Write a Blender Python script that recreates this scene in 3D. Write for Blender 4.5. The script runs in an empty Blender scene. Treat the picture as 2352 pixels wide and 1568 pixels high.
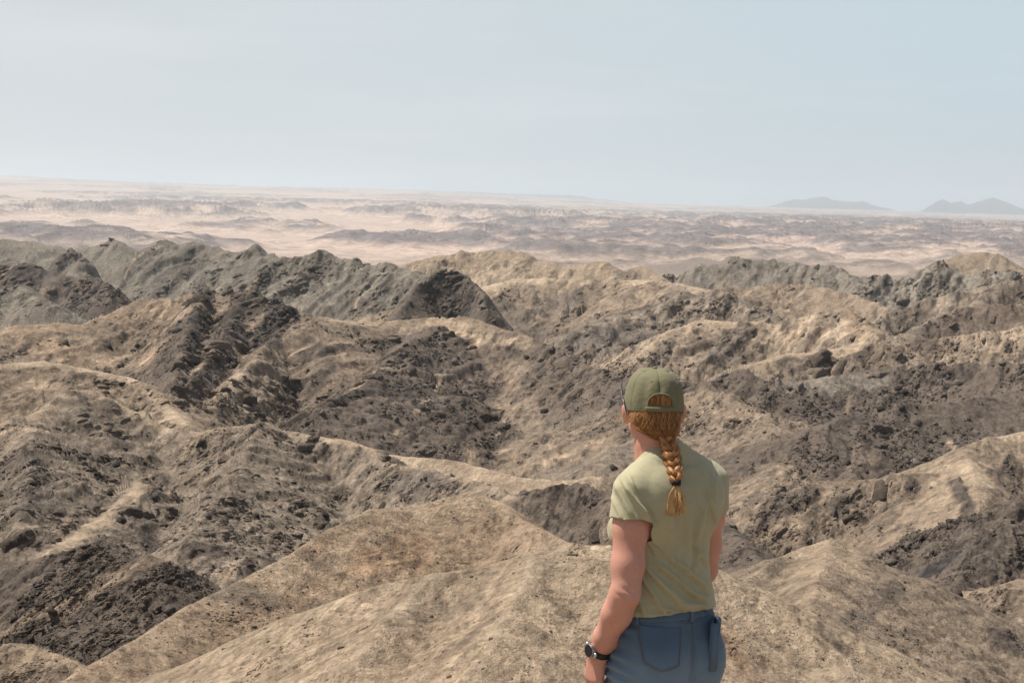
import bpy, bmesh, math, random
import numpy as np
from mathutils import Vector, Matrix

# ------------------------------------------------------------------ camera
CZ = 2.17                       # eye height above the ground under the woman's feet
FPX = 3921.0                    # focal length in units of a 2352 px wide picture
PITCH = math.atan(326.0 / FPX)
ROLL = math.radians(1.0)
_F = Vector((0, math.cos(PITCH), -math.sin(PITCH)))
_R0 = Vector((1, 0, 0)); _U0 = _R0.cross(_F)
_R = _R0 * math.cos(ROLL) + _U0 * math.sin(ROLL)
_U = _U0 * math.cos(ROLL) - _R0 * math.sin(ROLL)
sc = bpy.context.scene
cam_d = bpy.data.cameras.new("camera")
cam = bpy.data.objects.new("camera", cam_d)
sc.collection.objects.link(cam)
cam_d.lens = 36.0 * FPX / 2352.0
cam_d.sensor_width = 36.0
cam_d.clip_start = 0.1
cam_d.clip_end = 120000.0
_m = Matrix((_R, _U, -_F)).transposed().to_4x4()
_m.translation = Vector((0, 0, CZ))
cam.matrix_world = _m
sc.camera = cam

# ------------------------------------------------------------------ light
SUN_EL = math.radians(64.0)
SUN_AZ = math.radians(-70.0)     # clockwise from +Y (the view direction); negative = to the left
sun_dir = Vector((math.sin(SUN_AZ) * math.cos(SUN_EL), math.cos(SUN_AZ) * math.cos(SUN_EL), math.sin(SUN_EL)))
w = bpy.data.worlds.new("World"); sc.world = w
w.use_nodes = True
nt = w.node_tree
nt.nodes.clear()
wo = nt.nodes.new("ShaderNodeOutputWorld")
bg = nt.nodes.new("ShaderNodeBackground")
sky = nt.nodes.new("ShaderNodeTexSky")
sky.sky_type = 'NISHITA'
sky.sun_disc = False
sky.sun_elevation = SUN_EL
sky.sun_rotation = SUN_AZ
sky.altitude = 600
sky.air_density = 1.0
sky.dust_density = 3.5
sky.ozone_density = 1.2
bg.inputs['Strength'].default_value = 0.06
# dust whitens the lower sky; it thins out towards the zenith
_tc = nt.nodes.new("ShaderNodeTexCoord")
_sp = nt.nodes.new("ShaderNodeSeparateXYZ")
nt.links.new(_tc.outputs['Generated'], _sp.inputs[0])
_mr = nt.nodes.new("ShaderNodeMapRange")
_mr.interpolation_type = 'SMOOTHSTEP'
for _k, _v in (('From Min', .12), ('From Max', .32), ('To Min', .92), ('To Max', .04)): _mr.inputs[_k].default_value = _v
nt.links.new(_sp.outputs['Z'], _mr.inputs['Value'])
# thin dust is a touch warmer to the left, and there are a few very faint cloud wisps
_mx = nt.nodes.new("ShaderNodeMapRange")
for _k, _v in (('From Min', -.45), ('From Max', .45), ('To Min', 0.), ('To Max', 1.)): _mx.inputs[_k].default_value = _v
nt.links.new(_sp.outputs['X'], _mx.inputs['Value'])
_dc = nt.nodes.new("ShaderNodeMix"); _dc.data_type = 'RGBA'
_dc.inputs[6].default_value = (10.1, 10.4, 10.6, 1); _dc.inputs[7].default_value = (8.0, 10.0, 11.2, 1)
nt.links.new(_mx.outputs[0], _dc.inputs['Factor'])
_mp = nt.nodes.new("ShaderNodeMapping"); _mp.inputs['Scale'].default_value = (2.2, 2.2, 16)
nt.links.new(_tc.outputs['Generated'], _mp.inputs['Vector'])
_cn = nt.nodes.new("ShaderNodeTexNoise"); _cn.inputs['Scale'].default_value = 1.6; _cn.inputs['Detail'].default_value = 6; _cn.inputs['Roughness'].default_value = .55
nt.links.new(_mp.outputs[0], _cn.inputs['Vector'])
_cr = nt.nodes.new("ShaderNodeMapRange")
for _k, _v in (('From Min', .50), ('From Max', .72), ('To Min', 0.), ('To Max', .42)): _cr.inputs[_k].default_value = _v
nt.links.new(_cn.outputs['Fac'], _cr.inputs['Value'])
_mm = nt.nodes.new("ShaderNodeMix"); _mm.data_type = 'RGBA'
nt.links.new(_mr.outputs[0], _mm.inputs['Factor'])
nt.links.new(sky.outputs[0], _mm.inputs[6]); nt.links.new(_dc.outputs[2], _mm.inputs[7])
_mc = nt.nodes.new("ShaderNodeMix"); _mc.data_type = 'RGBA'
nt.links.new(_cr.outputs[0], _mc.inputs['Factor'])
nt.links.new(_mm.outputs[2], _mc.inputs[6]); _mc.inputs[7].default_value = (11.2, 11.4, 11.7, 1)
nt.links.new(_mc.outputs[2], bg.inputs['Color'])
nt.links.new(bg.outputs[0], wo.inputs['Surface'])
sl = bpy.data.lights.new("sun", 'SUN')
sl.energy = 5.0
sl.angle = math.radians(0.53)
sl.color = (1.0, 0.955, 0.89)
so = bpy.data.objects.new("sun", sl)
sc.collection.objects.link(so)
so.rotation_euler = sun_dir.to_track_quat('Z', 'Y').to_euler()
so.location = (0, 0, 50)
sc.view_settings.view_transform = 'Standard'
sc.view_settings.look = 'None'
sc.view_settings.gamma = 1.0
sc.view_settings.exposure = 0.21
sc.view_settings.use_curve_mapping = False
sc.cycles.use_adaptive_sampling = False
sc.cycles.use_denoising = True
sc.cycles.denoiser = 'OPENIMAGEDENOISE'
sc.cycles.max_bounces = 5
sc.cycles.diffuse_bounces = 3
sc.cycles.volume_bounces = 1
sc.cycles.transparent_max_bounces = 8

# ------------------------------------------------------------------ helpers
def ray(u, v):
    return _F + _R * ((u - 1176) / FPX) - _U * ((v - 784) / FPX)

def P(u, v, d):
    r = ray(u, v); k = d / math.hypot(r.x, r.y)
    return (r.x * k, r.y * k, CZ + r.z * k)

def link(name, verts, faces, mat, parent=None, smooth=True):
    me = bpy.data.meshes.new(name)
    me.from_pydata(verts, [], faces)
    me.update()
    if smooth:
        me.polygons.foreach_set('use_smooth', [True] * len(me.polygons))
    o = bpy.data.objects.new(name, me)
    sc.collection.objects.link(o)
    if mat: me.materials.append(mat)
    if parent is not None: o.parent = parent
    return o

def grid_mesh(name, co, nr, nc, wrap=False, mat=None, col=None, attrs=None):
    """co: (nr*nc,3) float32 -> a quad sheet"""
    me = bpy.data.meshes.new(name)
    i = np.arange(nr * nc, dtype=np.int32).reshape(nr, nc)
    if wrap:
        a = i[:-1, :]; b = np.roll(i, -1, axis=1)[:-1, :]; c = np.roll(i, -1, axis=1)[1:, :]; d = i[1:, :]
    else:
        a = i[:-1, :-1]; b = i[:-1, 1:]; c = i[1:, 1:]; d = i[1:, :-1]
    q = np.stack([a.ravel(), b.ravel(), c.ravel(), d.ravel()], axis=1)
    n = len(q)
    me.vertices.add(nr * nc); me.loops.add(n * 4); me.polygons.add(n)
    me.vertices.foreach_set('co', np.ascontiguousarray(co, dtype=np.float32).ravel())
    me.loops.foreach_set('vertex_index', q.ravel().astype(np.int32))
    me.polygons.foreach_set('loop_start', np.arange(n, dtype=np.int32) * 4)
    me.polygons.foreach_set('use_smooth', np.ones(n, dtype=bool))
    me.update(calc_edges=True)
    if col is not None:
        at = me.attributes.new('albedo', 'FLOAT_COLOR', 'POINT')
        c4 = np.ones((nr * nc, 4), dtype=np.float32); c4[:, :3] = col
        at.data.foreach_set('color', c4.ravel())
    for k, arr in (attrs or {}).items():
        at = me.attributes.new(k, 'FLOAT', 'POINT')
        at.data.foreach_set('value', arr.astype(np.float32))
    o = bpy.data.objects.new(name, me)
    sc.collection.objects.link(o)
    if mat: me.materials.append(mat)
    return o

# numpy noise
_rng = np.random.RandomState(7)
_perm = _rng.permutation(4096).astype(np.int32)
_ang = _rng.rand(4096).astype(np.float32) * 2 * np.pi
_gx = np.cos(_ang); _gy = np.sin(_ang)
_val = _rng.rand(4096).astype(np.float32)

def _h(ix, iy, s):
    return _perm[(_perm[(ix + s * 131) & 4095] + iy) & 4095]

def gn(x, y, s=0):
    """gradient noise about -0.7..0.7"""
    fx = np.floor(x); fy = np.floor(y)
    ix = fx.astype(np.int32); iy = fy.astype(np.int32)
    x = (x - fx).astype(np.float32); y = (y - fy).astype(np.float32)
    u = x * x * x * (x * (x * 6 - 15) + 10); v = y * y * y * (y * (y * 6 - 15) + 10)
    a = _h(ix, iy, s); b = _h(ix + 1, iy, s); c = _h(ix, iy + 1, s); d = _h(ix + 1, iy + 1, s)
    n00 = _gx[a] * x + _gy[a] * y
    n10 = _gx[b] * (x - 1) + _gy[b] * y
    n01 = _gx[c] * x + _gy[c] * (y - 1)
    n11 = _gx[d] * (x - 1) + _gy[d] * (y - 1)
    p = n00 + (n10 - n00) * u
    return p + (n01 + (n11 - n01) * u - p) * v

def fbm(x, y, s=0, n=4, rough=.5):
    r = 0; a = 1.0; t = 0
    for k in range(n):
        r = r + a * gn(x, y, s + k); t += a
        x = x * 2.03 + 17.1; y = y * 2.03 - 9.3; a *= rough
    return r / t * 1.5

def adn(x, y, d, rel, s=0, n=3, rough=.55, ay=1.6):
    """noise whose grain grows with distance, but on fixed ground lattices (no radial streaks)"""
    L = np.log2(np.maximum(d * rel, .05)); k = np.floor(L); f = (L - k).astype(np.float32)
    r = 0; a = 1.; t = 0
    for o in range(n):
        s0 = np.exp2(k - o).astype(np.float32); s1 = s0 * 2
        n0 = gn(x / s0 + 3.7 * o, y / (s0 * ay), s + o); n1 = gn(x / s1 + 3.7 * o, y / (s1 * ay), s + o)
        c_ = 1 / np.sqrt(f * f + (1 - f) ** 2)
        r = r + a * (n0 * (1 - f) + n1 * f) * c_; t += a; a *= rough
    return (r / t * 1.5).astype(np.float32)

def worley(x, y, s=0):
    """F1 distance, F2-F1, cell value"""
    fx = np.floor(x).astype(np.int32); fy = np.floor(y).astype(np.int32)
    d1 = np.full(x.shape, 9., np.float32); d2 = d1.copy(); cv = np.zeros(x.shape, np.float32)
    for i in (-1, 0, 1):
        for j in (-1, 0, 1):
            h = _h(fx + i, fy + j, s)
            px = fx + i + _val[h]; py = fy + j + _val[(h + 777) & 4095]
            d = ((px - x) ** 2 + (py - y) ** 2).astype(np.float32)
            nw = d < d1
            d2 = np.where(nw, d1, np.minimum(d2, d))
            cv = np.where(nw, _val[(h + 1999) & 4095], cv)
            d1 = np.where(nw, d, d1)
    return np.sqrt(d1), np.sqrt(d2) - np.sqrt(d1), cv

def sst(a, b, x):
    t = np.clip((x - a) / (b - a), 0, 1)
    return t * t * (3 - 2 * t)

# ------------------------------------------------------------------ the land
TAN = (.425, .318, .218); TAN2 = (.285, .218, .155); BRN = (.252, .190, .134); GRY = (.245, .194, .144)
DRK = (.118, .092, .072); OLV = (.20, .172, .135); ORG = (.335, .240, .160); GRN = (.165, .143, .112); PAL = (.45, .345, .24)
# a crest line traced as (u, v, distance m); front slope, back slope, rock colour, crest colour, crest width (share of distance), rockiness
RIDGES = [
 # near tan ridge and its spur towards the left
 ([(560,1465,48),(640,1425,47),(720,1398,46),(860,1345,45),(1000,1318,45),(1130,1298,45),(1240,1265,45),(1330,1252,45),(1400,1255,45),(1480,1290,45),(1580,1300,46),(1660,1310,47),(1720,1350,47.5),(1790,1395,48),(1860,1420,49),(1885,1500,46)], .46,.6, TAN, PAL, .05, .4),
 ([(1930,1535,43),(2040,1560,43)], .3,.3, PAL, PAL, .03, .2),
 ([(1000,1318,45),(900,1418,42.3),(820,1520,39.5)], .45,.45, TAN, PAL, .008, .4),
 ([(1240,1265,45),(1190,1372,42),(1130,1480,39),(1090,1570,37.3)], .45,.45, TAN, PAL, .008, .4),
 # second tan hill
 ([(120,1580,52),(200,1535,54),(330,1460,58),(430,1395,62),(560,1330,66),(680,1268,70),(760,1215,73),(850,1170,76),(905,1168,78),(960,1160,79),(1080,1130,80),(1140,1150,80),(1200,1198,78),(1300,1245,74),(1400,1275,70)], .5,.7, ORG, TAN, .02, .45),
 # right hand tan cone; darker base and pale crest paint its shaded and lit sides
 ([(1700,1345,58),(1760,1300,61),(1830,1265,63),(1910,1240,64),(1950,1258,64),(2000,1290,64),(2080,1350,63),(2130,1408,63),(2200,1450,62),(2290,1482,61),(2360,1560,58),(2420,1600,58)], .75,.8, (.235,.186,.138), PAL, .030, .5),
 ([(1910,1240,64),(1880,1330,58),(1860,1420,52),(1900,1500,48)], .45,.45, TAN2, TAN, .02, .5),
 # dark scree spur, lower left
 ([(-80,1290,105),(60,1290,102),(150,1268,100),(240,1248,98),(300,1285,96),(340,1272,95),(375,1330,93),(425,1388,92)], .5,.6, DRK, DRK, .01, 1.0),
 ([(-60,1500,72),(40,1480,72),(120,1500,71),(200,1545,70)], .5,.6, BRN, TAN, .01, 1.0),
 # big left hill
 ([(-90,1010,150),(0,985,152),(60,965,155),(120,925,160),(160,897,165),(220,905,166),(300,942,165),(380,980,163),(460,997,160),(520,985,161),(600,973,162),(640,990,161),(700,1000,160),(800,1012,158),(860,1032,156),(870,1062,150),(960,1080,146),(1060,1098,142),(1120,1115,136),(1180,1150,126)], .55,.7, GRY, TAN, .006, .85),
 ([(60,980,150),(80,1060,135),(60,1140,122),(40,1220,112)], .45,.5, GRY, GRY, .0, 1.0),
 ([(600,975,160),(560,1090,140),(480,1180,124),(420,1260,112)], .5,.5, GRY, GRY, .0, .9),
 ([(330,1110,136),(240,1190,122),(120,1270,108)], .5,.5, GRY, TAN, .006, .9),
 # ridge behind it, pale crest
 ([(-90,850,205),(0,838,205),(100,830,206),(200,848,206),(300,870,204),(345,885,202),(380,930,196),(440,980,185)], .4,.6, BRN, PAL, .008, .6),
 # valley saddle, pale, and dark spur behind the woman
 ([(840,1040,170),(960,1050,168),(1060,1062,162),(1150,1087,156),(1230,1105,150),(1330,1102,148),(1385,1096,147)], 1.0,.45, BRN, PAL, .03, .4),
 ([(1205,1145,128),(1240,1128,128),(1320,1118,128),(1400,1140,126),(1460,1170,122),(1560,1190,118),(1640,1200,112),(1690,1225,105),(1750,1298,92)], .6,.6, DRK, DRK, .004, .9),
 # big central slope and its dark crown
 ([(-90,800,300),(0,778,300),(40,752,305),(130,742,310),(185,748,312),(240,728,318),(330,688,325),(400,690,325),(440,690,325),(470,665,325),(492,680,322),(520,684,322),(580,674,322),(620,700,322),(660,714,325),(760,732,332),(850,748,340),(920,736,345),(1000,729,350),(1060,728,350),(1100,738,345),(1200,772,335),(1260,800,325),(1300,832,315),(1360,850,305),(1440,868,298),(1540,884,290)], .42,.6, BRN, BRN, .01, .7),
 ([(475,668,325),(440,750,295),(410,840,265),(400,900,245)], 1.5,.7, DRK, DRK, .0, 1.0),
 ([(662,716,325),(625,790,298),(580,850,276),(530,905,256),(480,950,240)], 1.2,.6, BRN, BRN, .0, 1.0),
 ([(560,690,322),(520,770,296),(470,850,270),(430,900,252)], 1.3,.6, DRK, DRK, .0, 1.0),
 ([(1000,760,335),(900,830,300),(820,905,270),(720,960,248)], .45,.5, DRK, TAN, .0, .9),
 ([(1400,868,300),(1480,930,280),(1480,1010,255),(1380,1060,225)], .4,.4, GRY, BRN, .0, .5),
 # dark band to the right of the woman, and the broad right slope
 ([(1540,884,288),(1600,884,286),(1660,868,286),(1700,852,288),(1760,874,286),(1800,880,290),(1900,868,300),(2000,850,310),(2100,842,312),(2200,846,312),(2360,842,310),(2460,840,310)], .42,.5, DRK, DRK, .003, .6),
 ([(1620,900,268),(1760,960,240),(1800,1060,205),(1780,1180,175)], .35,.35, BRN, BRN, .0, .8),
 ([(2352,900,265),(2150,935,240),(1960,960,225),(1850,1000,210)], .35,.35, DRK, BRN, .0, .6),
 ([(1780,1150,165),(1900,1110,170),(2000,1100,172),(2100,1092,172),(2190,1085,172),(2230,1140,160),(2280,1200,148),(2330,1260,138)], .5,.5, BRN, BRN, .01, 1.0),
 ([(2440,985,190),(2352,992,188),(2270,1008,184),(2215,1030,180),(2240,1100,166),(2250,1170,152)], .5,.5, BRN, PAL, .03, .5),
 ([(2420,1120,150),(2352,1140,145),(2320,1200,135),(2250,1290,118),(2180,1360,105)], .55,.55, DRK, DRK, .0, 1.0),
 ([(2150,1420,88),(2200,1385,90),(2260,1352,92),(2330,1340,92),(2420,1330,92)], .4,.5, BRN, TAN, .01, .8),
 ([(2270,1500,70),(2300,1470,72),(2352,1452,73),(2430,1440,73)], .5,.5, BRN, BRN, .0, .9),
 # dark dome
 ([(900,735,440),(930,700,455),(965,662,468),(1000,638,475),(1040,631,478),(1065,634,478),(1090,655,474),(1110,688,466),(1118,720,455)], 1.05,1.2, DRK, DRK, .0, .8),
 # tan knobs behind the dome
 ([(900,625,690),(930,612,700),(960,600,705),(1010,588,710),(1060,585,712),(1110,584,712),(1160,576,712),(1195,580,710),(1205,604,705),(1250,600,702),(1300,610,700),(1340,606,698),(1385,604,696),(1400,624,690),(1440,626,686),(1470,612,684),(1495,622,680),(1530,645,670)], .45,.7, (.30,.228,.16), (.30,.228,.16), .01, .75),
 ([(1090,668,590),(1150,652,600),(1200,642,604),(1300,640,606),(1400,646,606),(1480,644,600),(1560,654,580),(1620,665,560)], .35,.3, BRN, PAL, .012, .7),
 # grey green ridges, left
 ([(-120,560,1020),(0,553,1020),(60,555,1020),(110,566,1020),(160,578,1015),(215,566,1010),(260,551,1010),(290,573,1005),(330,600,990)], .5,.6, OLV, OLV, .0, .4),
 ([(130,622,850),(152,585,852),(165,580,852),(175,600,850),(190,650,820)], 1.1,1.1, GRN, DRK, .003, .9),
 ([(310,610,900),(345,580,905),(380,565,910),(430,566,910),(480,574,905),(540,580,900),(585,574,896),(610,596,890),(650,600,880)], .5,.6, GRN, GRN, .0, .8),
 ([(600,612,640),(660,600,645),(700,592,648),(755,588,648),(800,608,642),(850,616,638),(882,604,636),(930,624,630),(990,648,620),(1050,690,600)], .5,.6, GRN, GRN, .0, .9),
 ([(-100,630,560),(0,618,560),(60,610,560),(120,632,555),(165,656,550),(212,648,546),(245,660,542),(262,715,530)], .65,.7, DRK, DRK, .0, .9),
 ([(-90,700,450),(40,660,470),(100,700,450)], .5,.5, OLV, BRN, .0, .8),
 # ridges, right
 ([(1500,660,840),(1560,640,850),(1610,618,856),(1680,598,860),(1740,602,860),(1790,606,860),(1815,612,858),(1900,616,850),(1935,632,842),(1965,655,830)], .55,.6, OLV, OLV, .0, .9),
 ([(2040,650,1000),(2110,636,1005),(2160,612,1010),(2200,588,1012),(2252,582,1012),(2296,590,1012),(2315,606,1008),(2352,625,1000),(2400,640,1000)], .5,.6, BRN, BRN, .0, .4),
 ([(1960,665,720),(2010,642,735),(2060,652,735),(2120,640,745),(2170,616,755),(2215,636,752),(2280,628,752),(2352,650,745),(2450,640,745)], .5,.6, OLV, GRN, .0, 1.0),
 ([(1500,690,600),(1600,672,610),(1680,664,615),(1760,655,620),(1830,652,620),(1890,664,615),(1960,682,605),(2050,716,585)], .4,.5, BRN, BRN, .0, .5),
 ([(1330,760,470),(1440,716,500),(1540,692,520),(1640,676,528),(1680,690,525),(1740,712,515),(1790,745,500)], .45,.5, GRY, DRK, .004, 1.0),
 ([(1460,830,400),(1540,762,425),(1620,738,435),(1700,740,438),(1780,748,440),(1850,728,440),(1900,718,440),(1945,716,438),(1985,742,430),(2020,790,405)], .5,.6, TAN2, TAN, .01, 1.0),
 ([(1980,760,470),(2060,722,485),(2120,704,492),(2190,685,498),(2250,668,502),(2352,652,505),(2450,640,505)], .6,.6, GRY, DRK, .0, 1.0),
 ([(1990,815,370),(2060,790,380),(2140,752,395),(2200,715,405),(2270,705,408),(2360,708,408),(2450,700,408)], .6,.6, GRY, BRN, .0, 1.0),
 ([(1700,850,330),(1800,818,345),(1920,802,352),(2060,800,355),(2160,780,360),(2260,768,362),(2360,752,365),(2450,745,365)], .5,.5, TAN2, TAN, .01, 1.0),
]

def ridge_height(X, Y, D, R):
    """X,Y,D flat float32 arrays of points -> best height, along-coordinate, dist to crest, using tents on each segment"""
    pts, sf, sb = R[0], R[1], R[2]
    W = [P(*p) for p in pts]
    H = np.full(X.shape, -1e4, np.float32); T = np.zeros(X.shape, np.float32); DD = np.zeros(X.shape, np.float32)
    acc = 0.0
    for a, b in zip(W[:-1], W[1:]):
        dx, dy = b[0] - a[0], b[1] - a[1]; L = math.hypot(dx, dy) + 1e-6
        ex, ey = dx / L, dy / L
        px = X - a[0]; py = Y - a[1]
        t = np.clip(px * ex + py * ey, 0, L)
        qx = px - t * ex; qy = py - t * ey
        dist = np.sqrt(qx * qx + qy * qy) + 1e-4
        mx, my = (a[0] + b[0]) / 2, (a[1] + b[1]) / 2
        nx, ny = -ey, ex
        if nx * mx + ny * my < 0: nx, ny = -nx, -ny       # normal points away from the camera
        c = (qx * nx + qy * ny) / dist                    # -1 near side .. 1 far side
        s = sf + (sb - sf) * (c * .5 + .5)
        r0 = .0015 * D
        de = np.sqrt(dist * dist + r0 * r0) - r0 * .8
        h = a[2] + (b[2] - a[2]) * t / L - s * de
        g = h > H
        H = np.where(g, h, H); T = np.where(g, acc + t, T); DD = np.where(g, dist, DD)
        acc += L
    return H, T, DD

def plain_height(X, Y, D):
    az = np.arctan2(X, Y)
    z = -84 + 1.9 * sst(3000, 9000, D) * 0 - 0.0 * D
    # the far plain rises gently to the horizon, more to the left
    zf = np.interp(az, [-.5, -.29, -.175, -.06, .006, .082, .29, .5], [150, 192, 125, 106, 42, -33, -104, -110]).astype(np.float32)
    z = z + (zf + 84) * sst(2800, 26000, D)
    near = 1 - sst(700, 2600, D)
    z = z - 40 * near
    z = z + 12 * fbm(X / 2600, Y / 2600, 90, 3) * sst(2500, 5000, D)
    return z.astype(np.float32)

def base_land(X, Y, D, colour=False):
    """heights before fine relief. returns h (and colour, rockiness, stratigraphic mask)"""
    n = X.size
    k = .0015 * D + .03
    pl = plain_height(X, Y, D)
    # broken ground everywhere the crests do not reach (behind and beside the camera, valley floors)
    side = fbm(X / 90, Y / 90, 40, 4)
    fl = np.where(D < 1600, -CZ - .30 * D - 6 + side * .05 * D, pl)
    fl = np.maximum(fl, np.float32(-125) + side * 14)
    mix = sst(1100, 2000, D)
    fl = fl * (1 - mix) + pl * mix
    base = fl
    # generic ridges well outside the frame
    az = np.degrees(np.arctan2(X, Y))
    out = sst(22, 40, np.abs(az)) * sst(60, 140, D) * (1 - sst(900, 1600, D))
    base = base + out * (60 + 40 * side - np.minimum(60, 20))
    M = base.copy(); S = np.ones(n, np.float32)
    if colour:
        C = np.zeros((n, 3), np.float32); C[:] = np.array(BRN); RK = np.full(n, .5, np.float32)
    for i, R in enumerate(RIDGES):
        ds = [p[2] for p in R[0]]
        sel = np.nonzero((D > min(ds) * .45 - 10) & (D < max(ds) * 1.7 + 10) & (np.abs(az) < 75))[0]
        if sel.size == 0: continue
        x, y, d = X[sel], Y[sel], D[sel]
        h, t, dd = ridge_height(x, y, d, R)
        # gullies running down the flanks
        lam = np.float32(np.mean(ds) * .05)
        tw = t / lam + 5 * i + .55 * gn(x / (lam * 1.6), y / (lam * 1.6), 12)
        g = np.abs(((tw * .62) % 1) * 2 - 1) * .55 + .45 * np.abs(((tw * 1.9 + .5 * gn(x / lam, y / lam, 13)) % 1) * 2 - 1) * sst(.2, 1.5, dd / lam)
        g = g * (.55 + 1.2 * np.abs(gn(t / lam / 2 + 9 * i, dd / (lam * 4), 11)))
        amp = lam * .15 * sst(0, 1.2, dd / lam)
        h = h + (g - .45) * amp * (.4 + R[6] * .8)
        # log-sum-exp
        kk = k[sel]
        m0, s0 = M[sel], S[sel]
        m1 = np.maximum(m0, h)
        e0 = np.exp((m0 - m1) / kk); e1 = np.exp((h - m1) / kk)
        s1 = s0 * e0 + e1
        if colour:
            wt = e1 / s1
            cb = np.array(R[3], np.float32); ct = np.array(R[4], np.float32)
            wn = adn(x, y, d, .02, 21, 3)
            cr = 1 - sst(R[5] * .2, R[5] * 1.6 + 1e-4, dd / d + wn * R[5] * .9) if R[5] > 0 else np.zeros_like(dd)
            cr = cr * (.35 + .65 * sst(-.25, .3, adn(x, y, d, .05, 25, 2)))
            cc = cb[None] + (ct - cb)[None] * cr[:, None]
            C[sel] += (cc - C[sel]) * wt[:, None]
            RK[sel] += (R[6] * (1 - .75 * cr) - RK[sel]) * wt
        M[sel] = m1; S[sel] = s1
    h = M + k * np.log(S) * .6
    # the viewpoint: the knoll the photographer and the woman stand on
    kn = np.hypot(X - .2, (Y - 2.2))
    edge = np.maximum(0, kn - 3.6)
    top = np.where(Y < 4.75, (4.75 - Y) * .07, 0) - .62 * edge + .0
    top = np.minimum(top, .62)
    back = np.where(Y < 0, -.12 * np.maximum(0, kn - 3.6) , top)
    wb = sst(0, 6, -Y)
    top = top * (1 - wb) + np.minimum(.6, back) * wb
    kk = .12
    d_ = (top - h) / kk
    mixk = sst(-2, 2, d_)
    h2 = np.maximum(top, h) + kk * np.log1p(np.exp(-np.abs(d_)))
    h = h2
    if colour:
        C += (np.array(TAN, np.float32) - C) * mixk[:, None]
        RK = RK * (1 - mixk) + .25 * mixk
        return h.astype(np.float32), C, RK, mixk
    return h.astype(np.float32)

# ---- coarse survey: where is land visible, so that the sheet is finest where slopes face the viewpoint
FOVH = math.radians(18.2)
NCF, NCB = 1000, 120
az_f = np.linspace(-FOVH, FOVH, NCF)
az_b = FOVH + (2 * math.pi - 2 * FOVH) * (np.arange(1, NCB + 1) / (NCB + 1.0))
AZ = np.concatenate([az_f, az_b])
NC = AZ.size
azc = np.concatenate([np.linspace(-FOVH, FOVH, 260), az_b[::3]])
SEG = [(1.2, 2200., 800), (2200., 26000., 230)]
rows = []
cA = []
for (d0, d1, n) in SEG:
    dc = np.exp(np.linspace(math.log(d0), math.log(d1), 620 if d1 < 5000 else 260))
    cA.append(dc)
dc_all = np.concatenate([cA[0], cA[1][1:]])
AA, DDc = np.meshgrid(azc, dc_all)
hc = base_land((np.sin(AA) * DDc).ravel().astype(np.float32), (np.cos(AA) * DDc).ravel().astype(np.float32), DDc.ravel().astype(np.float32)).reshape(AA.shape)
ang = (hc - CZ) / DDc
hor = np.maximum.accumulate(ang, axis=0)
HC_ANG, HC_HOR = ang, hor

def hit(u, v):
    """land point seen at picture position (u, v)"""
    r = ray(u, v); a = math.atan2(r.x, r.y); sl_ = r.z / math.hypot(r.x, r.y)
    j = int(np.argmin(np.abs(azc[:260] - a)))
    col = HC_HOR[:, j]
    i = int(np.searchsorted(col, sl_))
    i = min(max(i, 1), len(col) - 1)
    d = dc_all[i]
    return np.array([math.sin(a) * d, math.cos(a) * d, CZ + sl_ * d], np.float32)

allrows = []
for s, (d0, d1, n) in enumerate(SEG):
    i0 = 0 if s == 0 else len(cA[0]) - 1
    i1 = i0 + len(cA[s])
    A = ang[i0:i1]; Hh = hor[i0:i1]
    vis = (A >= Hh - .002 - .02 * 0).astype(float)
    dA = np.abs(np.diff(A, axis=0))
    dl = np.diff(np.log(dc_all[i0:i1]))[:, None]
    wgt = np.minimum(dA, .05) * (vis[:-1] * .9 + .1) + dl * (.02 if s == 0 else .006)
    lo = dc_all[i0:i1][:-1, None]
    wgt = np.where(lo < 33, dl * .012, wgt)
    # smooth across azimuth (the fine part only)
    kf = np.exp(-np.linspace(-2, 2, 13) ** 2); kf /= kf.sum()
    wf = wgt[:, :260]
    pad = np.pad(wf, ((0, 0), (6, 6)), mode='edge')
    wf = sum(kf[q] * pad[:, q:q + 260] for q in range(13))
    wgt[:, :260] = wf
    cum = np.concatenate([np.zeros((1, wgt.shape[1])), np.cumsum(wgt, axis=0)], axis=0)
    cum /= cum[-1:]
    q = np.linspace(0, 1, n)
    Rc = np.stack([np.interp(q, cum[:, j], np.log(dc_all[i0:i1])) for j in range(cum.shape[1])], axis=1)
    # to the fine columns
    azx = np.concatenate([azc, [azc[0] + 2 * math.pi]])
    Rx = np.concatenate([Rc, Rc[:, :1]], axis=1)
    Rf = np.stack([np.interp(AZ, azx, Rx[k]) for k in range(n)], axis=0)
    allrows.append(np.exp(Rf))
DR = np.concatenate([allrows[0], allrows[1][1:]], axis=0)
NR = DR.shape[0]
D = DR.ravel().astype(np.float32)
A2 = np.broadcast_to(AZ[None], DR.shape).ravel()
X = (np.sin(A2) * D).astype(np.float32); Y = (np.cos(A2) * D).astype(np.float32)
Hb, COL, RK, KN = base_land(X, Y, D, True)

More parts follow.
